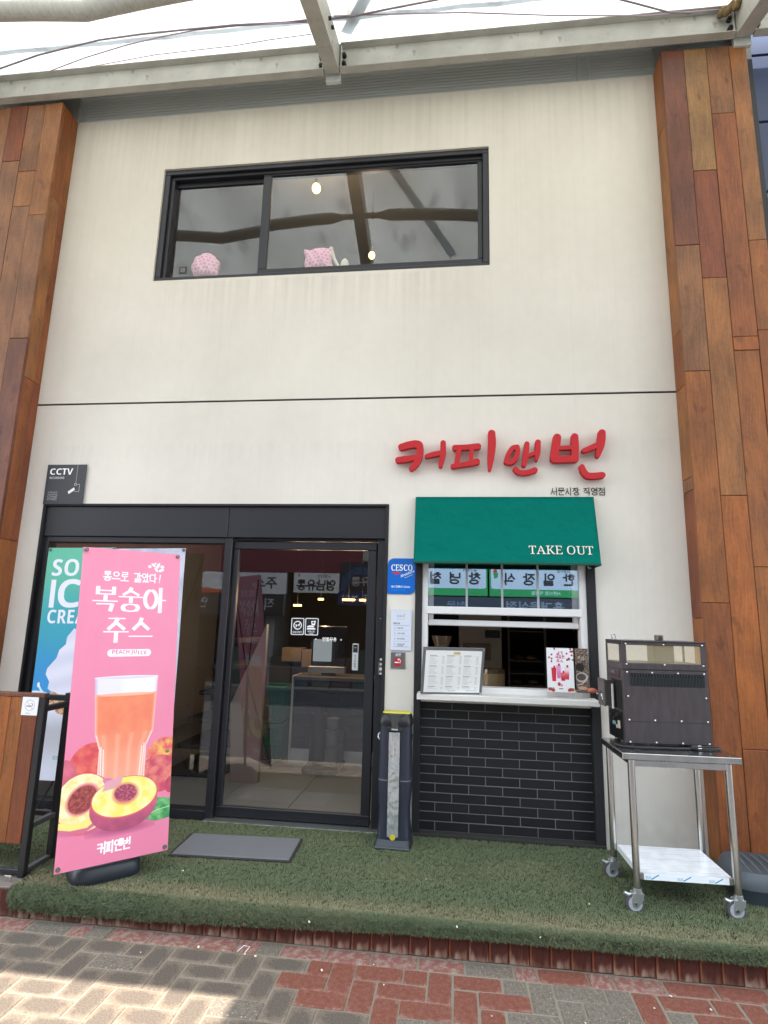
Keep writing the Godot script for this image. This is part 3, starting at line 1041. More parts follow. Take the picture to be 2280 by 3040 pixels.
func canopy() -> void:
	var t := thing("street_canopy", "pale steel canopy with translucent white roofing and curved pipe purlin above the shop", "canopy", Vector3(-1, 0, 0.3))
	# wall channel between the rafters: open to the street
	var rafters := [-7.91, -4.50, -1.09, 2.35, 5.75]
	for i in 4:
		var xa: float = rafters[i] + 0.075
		var xb: float = rafters[i + 1] - 0.075
		var ch := Sh.new()
		ch.box(Vector3(xa, 6.30, 0.25), Vector3(xb, 6.565, 0.26), 0.002)
		ch.box(Vector3(xa, 6.30, 0.26), Vector3(xb, 6.309, 0.322), 0.002)
		ch.box(Vector3(xa, 6.556, 0.26), Vector3(xb, 6.565, 0.322), 0.002)
		ch.box(Vector3(xa, 6.309, 0.26), Vector3(xa + 0.012, 6.556, 0.30), 0.002)
		ch.box(Vector3(xb - 0.012, 6.309, 0.26), Vector3(xb, 6.556, 0.30), 0.002)
		var cn: Node = obj("wall_channel", ch, M.paint, t)
		for e in [xa + 0.03, xb - 0.03]:
			for yy in [6.38, 6.47]:
				var bo := Sh.new()
				bo.cyl(Vector3(e, yy, 0.26), Vector3(e, yy, 0.292), 0.02, 0.02, 6)
				bo.cyl(Vector3(e, yy, 0.292), Vector3(e, yy, 0.305), 0.011, 0.009, 10)
				obj("bolt", bo, M.bolt, cn)
	var fl := Sh.new()
	fl.box(Vector3(-6.5, 6.572, -0.03), Vector3(2.41, 6.578, 0.30))
	obj("flashing", fl, M.gal, t)
	for x in rafters:
		var s := Sh.new()
		var secs := []
		var end := 3.96 if x < -1.5 else 4.45  # unseen outer ends made longer on the right to keep the sun off
		var z := 0.24
		while z <= end + 0.01:
			var y1 := roof_y(z)
			var y0 := y1 - 0.255
			secs.append([y0, y1, z])
			z += 0.2
		for i in secs.size() - 1:
			var a: Array = secs[i]
			var c: Array = secs[i + 1]
			var dn := Vector3(0, a[2] - c[2], c[0] - a[0]).normalized()
			for f in [[a[0], c[0], dn if dn.y < 0 else -dn], [a[1], c[1], -dn if dn.y < 0 else dn]]:
				s.quad([Vector3(x - 0.064, f[0], a[2]), Vector3(x + 0.064, f[0], a[2]), Vector3(x + 0.064, f[1], c[2]), Vector3(x - 0.064, f[1], c[2])], f[2])
			for sd in [-1.0, 1.0]:
				s.quad([Vector3(x + sd * 0.064, a[0], a[2]), Vector3(x + sd * 0.064, a[1], a[2]), Vector3(x + sd * 0.064, c[1], c[2]), Vector3(x + sd * 0.064, c[0], c[2])], Vector3(sd, 0, 0))
		s.quad([Vector3(x - 0.064, secs[0][0], 0.24), Vector3(x + 0.064, secs[0][0], 0.24), Vector3(x + 0.064, secs[0][1], 0.24), Vector3(x - 0.064, secs[0][1], 0.24)], Vector3(0, 0, -1))
		var rn: Node = obj("rafter", s, M.paint, t)
		var pl := Sh.new()   # splice plates and bolts on the flanks
		for zz in [0.62, 0.72]:
			for sd in [-1.0, 1.0]:
				pl = Sh.new()
				pl.cyl(Vector3(x + sd * 0.064, roof_y(zz) - 0.1, zz), Vector3(x + sd * 0.086, roof_y(zz) - 0.1, zz), 0.016, 0.016, 6)
				obj("bolt", pl, M.bolt, rn)
		var sp := Sh.new()
		sp.box(Vector3(x - 0.0643, roof_y(0.58) - 0.258, 0.575), Vector3(x + 0.073, roof_y(0.58) - 0.20, 0.583), 0.001)
		obj("splice_plate", sp, M.paint, rn)
		var sh := Sh.new()
		sh.box(Vector3(x - 0.0642, 6.25, 0.2), Vector3(x + 0.072, 6.55, 0.236), 0.002)
		obj("shoe_plate", sh, M.gal, rn)
	# curved pipe purlins, thinner where they meet the rafters
	for i in 4:
		var path := []
		var rad := []
		var xm: float = (rafters[i] + rafters[i + 1]) / 2.0
		for k in 25:
			var x: float = lerpf(rafters[i] + 0.07, rafters[i + 1] - 0.07, k / 24.0)
			var dx := minf(absf(x - rafters[i]), absf(x - rafters[i + 1]))
			path.append(Vector3(x, 6.13 - 0.045 * dx * dx if dx < 1.71 else 6.0, 1.21))
			rad.append(0.064 if dx > 0.27 else 0.032)
		var s := Sh.new()
		s.tube(path, rad, 20)
		obj("pipe_purlin", s, M.paint, t)
	# roofing sheets, slightly slack between the rafters
	for i in 4:
		var xa: float = rafters[i]
		var xb: float = rafters[i + 1]
		var end := 3.96 if xa < -1.5 else 4.45  # edge out of view, stepped at the middle rafter to shape the sun patch
		var s := Sh.new()
		var nz := 24
		var nx := 12
		var pt := func(u: float, w: float) -> Vector3:
			var z := lerpf(0.22, end, w)
			return Vector3(lerpf(xa, xb, u), roof_y(maxf(z, 0.2)) + 0.012 - 0.035 * sin(PI * u) * sin(PI * clampf((z - 0.35) / 3.0, 0, 1)) + 0.006 * sin(u * 37.0 + i) * sin(w * 21.0), z)
		for a in nx:
			for c in nz:
				var q := [pt.call(float(a) / nx, float(c) / nz), pt.call(float(a + 1) / nx, float(c) / nz), pt.call(float(a + 1) / nx, float(c + 1) / nz), pt.call(float(a) / nx, float(c + 1) / nz)]
				var nn: Vector3 = (q[1] - q[0]).cross(q[3] - q[0]).normalized()
				if nn.y < 0:
					nn = -nn
				s.quad(q, nn, [Vector2(q[0].x, q[0].z), Vector2(q[1].x, q[1].z), Vector2(q[2].x, q[2].z), Vector2(q[3].x, q[3].z)])
		obj("roofing_sheet", s, M.sheet, t)
	# steel above the roofing that shows through it
	var br := Sh.new()
	br.tube([Vector3(-0.95, roof_y(0.45) + 0.10, 0.45), Vector3(-0.02, roof_y(1.9) + 0.10, 1.9)], 0.05, 8)
	obj("brace", br, M.gal, t)
	br = Sh.new()
	br.tube([Vector3(-6, roof_y(0.62) + 0.09, 0.62), Vector3(5, roof_y(0.62) + 0.09, 0.62)], 0.03, 8)
	obj("brace", br, M.gal, t)
	# cables slung under the roofing
	var cables := ["-4.22,6.48,.45 -3.73,6.44,.57 -3.36,6.42,.63 -3.07,6.41,.67 -2.67,6.40,.69 -2.28,6.40,.69 -1.84,6.41,.68 -1.42,6.42,.65 -1.17,6.41,.66 -1.01,6.41,.65 -.85,6.41,.65 -.55,6.41,.68 -.14,6.39,.73 .4,6.38,.78 .9,6.39,.72 1.48,6.47,.47 1.75,6.51,.35 1.94,6.54,.3",
		"-3.76,6.50,.37 -3.33,6.46,.49 -2.86,6.43,.59 -2.46,6.41,.65 -2.19,6.41,.67 -1.84,6.41,.67 -1.18,6.41,.64",
		"-3.40,6.51,.36 -2.69,6.49,.43 -1.93,6.48,.45 -1.59,6.47,.48 -1.23,6.46,.50",
		"-1.0,6.41,.67 -.50,6.42,.63 .06,6.44,.57 .82,6.48,.44 1.60,6.52,.33 2.2,6.55,.3"]
	var what := ["thick dark cable sagging under the canopy roofing from left to right", "thin mauve cable rising from the canopy channel at the upper left", "faint thin wire running low above the canopy channel left of the rafter", "thin wire under the roofing to the right of the middle rafter"]
	for i in 4:
		var path := []
		for p in cables[i].split(" "):
			var q: PackedFloat64Array = p.split_floats(",")
			path.append(Vector3(q[0], q[1], q[2]))
		var s := Sh.new()
		s.tube(path, [0.0075, 0.005, 0.004, 0.005][i], 8)
		tag(obj("cable", s, mat(lin(0.24, 0.20, 0.23) if i == 0 else lin(0.42, 0.32, 0.40), 0.6)), what[i], "cable", "cables under the canopy")
	var fo := Sh.new()
	for k in 7:
		var fx := 2.17 + k * 0.016
		fo.sphere(Vector3(fx, 6.49 + 0.02 * sin(k * 2.1), 0.31 + 0.013 * k), Vector3(0.03, 0.028 + 0.008 * sin(k * 3.0), 0.035), 10, 7, func(d): return 1.0 + 0.25 * sin(d.x * 9.0 + k) * sin(d.y * 11.0))
	tag(obj("foam_scrap", fo, rough_skin(mat(lin(0.30, 0.20, 0.09), 0.95), M.fine, 8.0, 1.0)), "torn brown insulating foam in the corner of canopy channel and right rafter", "foam")


# ---------- inside ----------
func interior() -> void:
	var fl := setting("interior_floor")
	var tm := []
	for k in 3:
		tm.append(rough_skin(mat(lin(0.22 + 0.02 * k, 0.215 + 0.02 * k, 0.20 + 0.02 * k), 0.4), M.soft, 0.7, 0.02))
	var ts := Sh.new()
	ts.box(Vector3(-0.298, -0.02, -0.298), Vector3(0.298, 0.0, 0.298), 0.002)
	var tmesh := ts.mesh()
	for i in 9:
		for j in 8:
			var o := obj("tile", tmesh, tm[rng.randi() % 3], fl)
			o.position = Vector3(-3.42 + i * 0.6, 0.012, -0.56 - j * 0.6)
	var sub := Sh.new()
	sub.box(Vector3(-3.72, -0.3, -5.0), Vector3(1.74, -0.011, -0.1))
	obj("grout", sub, mat(lin(0.1, 0.1, 0.09), 0.9), fl)
	var iw := setting("interior_wall")
	var s := Sh.new()
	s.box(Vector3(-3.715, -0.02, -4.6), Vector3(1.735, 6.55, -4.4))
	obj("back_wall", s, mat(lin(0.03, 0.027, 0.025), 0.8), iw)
	s = Sh.new()
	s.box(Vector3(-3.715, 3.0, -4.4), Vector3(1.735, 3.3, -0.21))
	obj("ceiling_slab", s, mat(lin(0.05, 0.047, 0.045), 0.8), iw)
	s = Sh.new()
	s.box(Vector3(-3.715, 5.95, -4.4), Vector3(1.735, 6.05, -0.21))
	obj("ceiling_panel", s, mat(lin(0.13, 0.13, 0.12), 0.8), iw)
	s = Sh.new()
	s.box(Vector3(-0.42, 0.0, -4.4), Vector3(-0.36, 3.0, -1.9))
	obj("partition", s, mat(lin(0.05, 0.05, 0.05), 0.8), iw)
	# added slanting panel that stands in for the banner reflection in the glass
	var slant := thing("added_panel", "added beige slanting panel in place of a reflection left of the door", "added_panel", Vector3(-2.2, 0, -1.0))
	var poly := PackedVector2Array([Vector2(-2.18, 0.58), Vector2(-1.70, 1.72), Vector2(-1.70, 2.6), Vector2(-1.9, 2.6), Vector2(-1.9, 1.95), Vector2(-2.6, 0.4), Vector2(-2.6, 0.012), Vector2(-2.1, 0.012)])
	s = Sh.new()
	s.prism(PackedVector2Array([Vector2(-2.10, 0.70), Vector2(-1.79, 1.45), Vector2(-1.79, 0.012), Vector2(-2.05, 0.012)]), -1.06, -1.0, 0.003)
	obj("slant_face", s, mat(lin(0.20, 0.15, 0.12), 0.6), slant)
	for k in 6:
		s = Sh.new()
		s.box(Vector3(-2.75 + k * 0.1, 0.012 + k * 0.25, -1.9), Vector3(-2.18 + k * 0.02, 0.05 + k * 0.25, -1.07), 0.004)
		obj("slant_slat", s, mat(lin(0.02, 0.018, 0.016), 0.6), slant)
	# serving counter
	var ct := thing("serving_counter", "black tiled serving counter with pale skirting seen through the door glass", "counter", Vector3(-1.0, 0.012, -2.0))
	s = Sh.new()
	s.box(Vector3(-1.72, 0.15, -2.2), Vector3(-0.43, 0.86, -1.86), 0.002)
	obj("body", s, mat(lin(0.03, 0.03, 0.032), 0.6), ct)
	s = Sh.new()
	s.box(Vector3(-1.72, 0.012, -2.19), Vector3(-0.43, 0.15, -1.85), 0.002)
	obj("skirting", s, mat(lin(0.5, 0.49, 0.46), 0.5), ct)
	s = Sh.new()
	s.box(Vector3(-1.745, 0.012, -2.2), Vector3(-1.722, 0.90, -1.84), 0.002)
	obj("end_panel", s, mat(lin(0.5, 0.46, 0.38), 0.5), ct)
	s = Sh.new()
	s.box(Vector3(-1.72, 0.86, -2.3), Vector3(-0.43, 0.90, -1.82), 0.004)
	obj("worktop", s, mat(lin(0.12, 0.1, 0.09), 0.4), ct)
	for r in 6:
		for k in 5:
			s = Sh.new()
			var x0 := -1.70 + k * 0.25 + (0.12 if r % 2 else 0.0)
			s.box(Vector3(x0, 0.17 + r * 0.115, -1.86), Vector3(minf(x0 + 0.235, -0.435), 0.27 + r * 0.115, -1.848), 0.003)
			obj("tile", s, mat(lin(0.012, 0.012, 0.014), 0.35), ct)
	# green crates
	for q in [[-2.0, 0.012, "lower green plastic crate of the stack beside the counter"], [-2.0, 0.40, "upper green plastic crate of the stack beside the counter"]]:
		var cr := thing("plastic_crate", q[2], "crate", Vector3(q[0], q[1], -2.05), 0.0, "green crates stacked indoors", false)
		var gm := mat(lin(0.008, 0.13, 0.07), 0.45)
		for e in [[-0.17, 0.17, 0.0, 0.02, -0.17, 0.17, "base"], [-0.18, 0.18, 0.32, 0.375, 0.15, 0.18, "rim"], [-0.18, 0.18, 0.32, 0.375, -0.18, -0.15, "rim"], [-0.18, -0.15, 0.32, 0.375, -0.15, 0.15, "rim"], [0.15, 0.18, 0.32, 0.375, -0.15, 0.15, "rim"]]:
			s = Sh.new()
			s.box(Vector3(e[0], e[2], e[4]), Vector3(e[1], e[3], e[5]), 0.006)
			obj(e[6], s, gm, cr)
		s = Sh.new()
		for k in 9:
			var x := -0.16 + k * 0.04
			s.box(Vector3(x - 0.008, 0.02, 0.155), Vector3(x + 0.008, 0.32, 0.17), 0.003)
			s.box(Vector3(0.155, 0.02, x - 0.008), Vector3(0.17, 0.32, x + 0.008), 0.003)
		s.box(Vector3(-0.165, 0.15, 0.15), Vector3(0.165, 0.19, 0.172), 0.003)
		s.box(Vector3(-0.165, 0.02, 0.14), Vector3(0.165, 0.14, 0.15), 0.003)
		s.box(Vector3(-0.165, 0.2, 0.14), Vector3(0.165, 0.32, 0.15), 0.003)
		obj("side_slats", s, gm, cr)
	# ordering screen
	var ks := thing("order_kiosk", "black order screen with a pale lit display and silver base on the counter indoors", "kiosk", Vector3(-1.3, 0.9, -1.98))
	s = Sh.new()
	s.box(Vector3(-1.58, 1.0, -2.04), Vector3(-1.19, 1.44, -2.0), 0.01)
	obj("screen_case", s, mat(lin(0.01, 0.01, 0.012), 0.3), ks)
	var em := mat(lin(0.2, 0.22, 0.23), 0.3)
	em.emission_enabled = true
	em.emission = Color(0.75, 0.8, 0.82)
	em.emission_energy_multiplier = 0.10
	s = Sh.new()
	s.box(Vector3(-1.56, 1.05, -2.0), Vector3(-1.35, 1.29, -1.994), 0.002)
	obj("screen", s, em, ks)
	s = Sh.new()
	s.box(Vector3(-1.6, 0.93, -2.06), Vector3(-1.19, 1.0, -1.95), 0.006)
	obj("printer", s, mat(lin(0.4, 0.4, 0.4), 0.3, 0.4), ks)
	s = Sh.new()
	s.box(Vector3(-1.45, 0.90, -2.05), Vector3(-1.3, 0.94, -1.97), 0.004)
	obj("foot", s, M.rubber, ks)
	# dispenser trolley: black base, cylinder, grey cup towers
	var cu := thing("cup_stand", "black low base carrying grey upturned buckets and a dark cylinder behind the door glass", "stand", Vector3(-1.3, 0.012, -1.68))
	s = Sh.new()
	s.box(Vector3(-1.49, 0.012, -1.93), Vector3(-1.13, 0.065, -1.43), 0.01)
	obj("base", s, mat(lin(0.02, 0.02, 0.02), 0.5), cu)
	s = Sh.new()
	s.cyl(Vector3(-1.37, 0.065, -1.6), Vector3(-1.37, 0.56, -1.6), 0.09, 0.085, 20)
	s.cyl(Vector3(-1.37, 0.56, -1.6), Vector3(-1.37, 0.62, -1.6), 0.05, 0.04, 16)
	obj("cylinder", s, mat(lin(0.012, 0.013, 0.016), 0.4), cu)
	for q in [[-1.22, -1.58, 0.065, 0.25, 0.075], [-1.22, -1.58, 0.255, 0.41, 0.07], [-1.19, -1.74, 0.065, 0.28, 0.07], [-1.19, -1.74, 0.285, 0.38, 0.066], [-1.22, -1.6, 0.415, 0.52, 0.065]]:
		s = Sh.new()
		s.cyl(Vector3(q[0], q[2], q[1]), Vector3(q[0], q[3] - 0.015, q[1]), q[4] * 0.88, q[4], 20)
		s.cyl(Vector3(q[0], q[3] - 0.015, q[1]), Vector3(q[0], q[3], q[1]), q[4] * 1.08, q[4] * 1.08, 20)
		obj("bucket", s, mat(lin(0.11, 0.105, 0.1), 0.5), cu)
	for q in [[-1.95, 1.0, 0.24, 0.16, "beige cardboard box on the ledge above the green crates indoors"], [-1.72, 0.94, 0.2, 0.2, "brown cardboard box beside the order screen indoors"]]:
		s = Sh.new()
		s.box(Vector3(q[0] - q[2] / 2, q[1], -2.75), Vector3(q[0] + q[2] / 2, q[1] + q[3], -2.5), 0.003)
		tag(obj("cardboard_box", s, mat(lin(0.22, 0.16, 0.10), 0.8)), q[4], "box", "boxes indoors")
	s = Sh.new()
	s.box(Vector3(-2.4, 0.012, -2.8), Vector3(-1.5, 0.94, -2.45), 0.004)
	tag(obj("rear_cabinet", s, mat(lin(0.035, 0.032, 0.03), 0.6)), "dark low cabinet behind the green crates indoors", "cabinet")
	# fridge, racks and bin behind the hatch
	var fr := thing("steel_fridge", "tall steel fridge with dark display behind the takeout hatch", "fridge", Vector3(0.3, 0.012, -2.0))
	s = Sh.new()
	s.box(Vector3(0.06, 0.012, -2.6), Vector3(0.52, 1.62, -2.0), 0.008)
	obj("cabinet", s, mat(lin(0.36, 0.30, 0.25), 0.4, 0.25), fr)
	s = Sh.new()
	s.box(Vector3(0.34, 1.36, -2.0), Vector3(0.50, 1.44, -1.985), 0.004)
	obj("display", s, mat(lin(0.01, 0.01, 0.01), 0.2), fr)
	s = Sh.new()
	s.box(Vector3(0.10, 1.12, -2.0), Vector3(0.40, 1.30, -1.99), 0.004)
	obj("badge_panel", s, mat(lin(0.2, 0.14, 0.11), 0.5), fr)
	var ra := thing("shelf_rack", "dark rack with thin pale shelves behind the takeout hatch", "rack", Vector3(0.75, 0.012, -2.2))
	for x in [0.60, 0.99]:
		s = Sh.new()
		s.box(Vector3(x - 0.012, 0.012, -2.1), Vector3(x + 0.012, 1.7, -2.07), 0.002)
		obj("post", s, mat(lin(0.10, 0.09, 0.08), 0.5), ra)
	for y in [0.86, 0.99, 1.12, 1.44]:
		s = Sh.new()
		s.box(Vector3(0.615, y - 0.01, -2.5), Vector3(0.975, y, -2.1), 0.002)
		obj("shelf", s, mat(lin(0.16, 0.15, 0.14), 0.5), ra)
	for q in [[0.72, 1.12, "left wrapped bun on the upper shelf of the dark rack"], [0.86, 1.12, "right wrapped bun on the upper shelf of the dark rack"], [0.7, 0.86, "left wrapped bun on the lowest shelf of the dark rack"], [0.88, 0.86, "right wrapped bun on the lowest shelf of the dark rack"]]:
		s = Sh.new()
		s.sphere(Vector3(q[0], q[1] + 0.025, -2.25), Vector3(0.06, 0.03, 0.06), 12, 8)
		tag(obj("bread_roll", s, mat(lin(0.13, 0.08, 0.045), 0.7)), q[2], "bun", "buns on the rack")
	var bn := thing("steel_bin", "brass-toned steel drum under the hatch opening beside the menu board", "bin", Vector3(0.36, 0.012, -1.2))
	s = Sh.new()
	s.cyl(Vector3(0.36, 0.012, -1.2), Vector3(0.36, 1.06, -1.2), 0.12, 0.12, 28)
	obj("drum", s, mat(lin(0.75, 0.54, 0.30), 0.35, 0.3), bn)
	s = Sh.new()
	s.cyl(Vector3(0.36, 1.06, -1.2), Vector3(0.36, 1.095, -1.2), 0.126, 0.12, 28)
	obj("lid", s, mat(lin(0.5, 0.4, 0.28), 0.25, 1.0), bn)
	var gr := thing("coffee_grinder", "dark coffee grinder behind the menu board inside the hatch", "grinder", Vector3(-0.12, 1.0, -0.6))
	s = Sh.new()
	s.cyl(Vector3(-0.10, 1.28, -0.6), Vector3(-0.10, 1.40, -0.6), 0.05, 0.09, 20)
	obj("hopper", s, mat(lin(0.16, 0.10, 0.06), 0.2), gr)
	s = Sh.new()
	s.box(Vector3(-0.16, 0.98, -0.68), Vector3(-0.04, 1.28, -0.52), 0.015)
	obj("body", s, mat(lin(0.02, 0.02, 0.02), 0.3), gr)
	s = Sh.new()
	s.tube([Vector3(-0.08, 1.22, -0.52), Vector3(-0.06, 1.30, -0.44)], 0.008, 8)
	obj("lever", s, M.chrome, gr)
	s = Sh.new()
	s.box(Vector3(-0.34, 0.4, -1.2), Vector3(0.1, 0.97, -0.45), 0.005)
	tag(obj("side_table", s, mat(lin(0.03, 0.03, 0.03), 0.5)), "dark side counter carrying the coffee grinder inside the hatch", "counter")
	# lamps
	var glow := mat(lin(0.9, 0.8, 0.6), 0.5)
	glow.emission_enabled = true
	glow.emission = Color(1.0, 0.72, 0.36)
	glow.emission_energy_multiplier = 2.6
	for q in [[-1.77, 1.66, -2.0, 0.045, "short warm lamp glowing left of the other lamps behind the door glass"], [-1.18, 1.735, -2.0, 0.07, "long warm lamp glowing at right behind the door glass"], [-1.02, 1.735, -2.0, 0.035, "warm lamp rightmost behind the door glass"], [-1.50, 1.735, -2.0, 0.03, "small warm lamp between the others behind the door glass"]]:
		var l := thing("warm_lamp", q[4], "lamp", Vector3(q[0], q[1], q[2]), 0.0, "warm lamps inside the shop", false)
		s = Sh.new()
		s.tube([Vector3(-q[3], 0, 0), Vector3(q[3], 0, 0)], 0.011, 10)
		obj("tube", s, glow, l)
		s = Sh.new()
		s.tube([Vector3(0, 0.011, 0), Vector3(0, 3.0 - q[1], 0)], 0.003, 6)
		obj("cord", s, M.rubber, l)
		var ol := OmniLight3D.new()
		ol.name = "lamp_light"
		ol.light_color = Color(1.0, 0.86, 0.68)
		ol.light_energy = 0.045
		ol.light_size = 0.01
		ol.omni_range = 8
		ol.omni_attenuation = 2.0
		ol.shadow_enabled = true
		l.add_child(ol)
	for q in [[-1.348, 5.66, -0.24, 0.042, "larger warm bulb hanging high behind the upstairs window"], [-0.84, 5.17, -0.63, 0.032, "smaller warm bulb hanging lower behind the upstairs window"]]:
		var l := thing("bulb", q[4], "bulb", Vector3(q[0], q[1], q[2] - 0.1), 0.0, "", false)
		s = Sh.new()
		s.sphere(Vector3.ZERO, Vector3(q[3], q[3] * 1.2, q[3]), 16, 12)
		obj("glass_bulb", s, glow, l)
		s = Sh.new()
		s.cyl(Vector3(0, q[3] * 1.15, 0), Vector3(0, q[3] * 1.15 + 0.05, 0), 0.017, 0.017, 12)
		obj("socket", s, M.rubber, l)
		s = Sh.new()
		s.tube([Vector3(0, q[3] * 1.15 + 0.05, 0), Vector3(0, 5.95 - q[1], 0)], 0.003, 6)
		obj("cord", s, M.rubber, l)
		var ol := OmniLight3D.new()
		ol.name = "bulb_light"
		ol.light_color = Color(1.0, 0.86, 0.68)
		ol.light_energy = 0.05
		ol.light_size = 0.03
		ol.omni_range = 8
		ol.omni_attenuation = 2.0
		ol.shadow_enabled = true
		l.add_child(ol)
	# sill, cushions and cord upstairs
	s = Sh.new()
	s.box(Vector3(-2.81, 4.56, -0.75), Vector3(0.30, 4.672, -0.205), 0.003)
	obj("window_ledge", s, mat(lin(0.18, 0.17, 0.16), 0.7), iw)
	var cv := Cv.new(96, 96, Color.html("e6b3c5"))
	for i in 9:
		for j in 9:
			var c := Vector2(i * 12 + (6 if j % 2 else 0), j * 12)
			for a in 4:
				cv.ell(c + Vector2.from_angle(a * PI / 2 + 0.78) * 2.6, 1.9, 1.9, Color.html("cd8aa3"))
	var cm := print_mat(cv, 0.9)
	cm.texture_repeat = true
	cm.uv1_scale = Vector3(0.85, 0.85, 1)
	for q in [[-2.36, 0.0, "rounded pink patterned cushion at the left end of the upstairs window"], [-1.26, 0.15, "squarish pink patterned cushion near the middle of the upstairs window"]]:
		s = Sh.new()
		s.xf = Transform3D(Basis(Vector3(0, 0, 1), q[1] * 0.5 - 0.03), Vector3(q[0], 4.80, -0.235))
		var bag: bool = q[1] == 0.0
		for sd in [1.0, -1.0]:
			var grid := func(a: float, b: float) -> Vector3:   # a sewn pillow: full in the middle, nipped at the rims
				var u := a * 2.0 - 1.0
				var w := b * 2.0 - 1.0
				var th := pow(maxf(0.0, (1.0 - u * u) * (1.0 - w * w)), 0.38) * 0.07
				var hx := 0.142 * (1.0 - 0.10 * (1.0 - w * w)) * (1.0 - (0.22 * smoothstep(0.1, 1.0, w) if bag else 0.0))
				var hy := 0.125 * (1.0 - 0.14 * (1.0 - u * u) * (0.5 if bag else 1.0))
				if bag:
					var u2 := u
					u = u * sqrt(1.0 - w * w * 0.42) * 1.08
					w = w * sqrt(1.0 - u2 * u2 * 0.42) * 1.05
				return Vector3(u * hx + 0.006 * sin(w * 7.0), w * hy + 0.008 * sin(u * 5.0 + 1.0), sd * th * (1.0 + 0.10 * sin(u * 9.0 + w * 4.0)))
			for i in 16:
				for j in 16:
					var p := []
					var nn := []
					var uv := []
					for k in [[0, 0], [1, 0], [1, 1], [0, 1]]:
						var a := clampf((i + k[0]) / 16.0, 0.001, 0.999)
						var b := clampf((j + k[1]) / 16.0, 0.001, 0.999)
						var c: Vector3 = grid.call(a, b)
						var da: Vector3 = grid.call(minf(a + 0.02, 1.0), b) - grid.call(maxf(a - 0.02, 0.0), b)
						var db: Vector3 = grid.call(a, minf(b + 0.02, 1.0)) - grid.call(a, maxf(b - 0.02, 0.0))
						p.append(c)
						nn.append(da.cross(db).normalized() * sd)
						uv.append(Vector2(a, 1.0 - b))
					s.tri([p[0], p[1], p[2]], [nn[0], nn[1], nn[2]], [uv[0], uv[1], uv[2]])
					s.tri([p[0], p[2], p[3]], [nn[0], nn[2], nn[3]], [uv[0], uv[2], uv[3]])
		tag(obj("cushion", s, cm), q[2], "cushion", "pink cushions in the upstairs window")
	s = Sh.new()
	s.tube([Vector3(-1.15, 4.93, -0.24), Vector3(-1.11, 4.80, -0.23), Vector3(-1.06, 4.70, -0.22), Vector3(-1.0, 4.69, -0.22)], 0.016, 10)
	s.sphere(Vector3(-1.01, 4.735, -0.23), Vector3(0.04, 0.065, 0.035), 12, 8)
	s.tube([Vector3(-0.98, 4.69, -0.225), Vector3(-0.86, 4.71, -0.215), Vector3(-0.77, 4.69, -0.215)], 0.012, 8)
	tag(obj("plush_toy", s, mat(lin(0.6, 0.57, 0.48), 0.9)), "small cream plush with long limbs lying beside the upstairs cushion", "toy")


# ---------- round about ----------
func board_print(w: int, h: int, bg: Color) -> Cv:
	return Cv.new(w, h, bg)


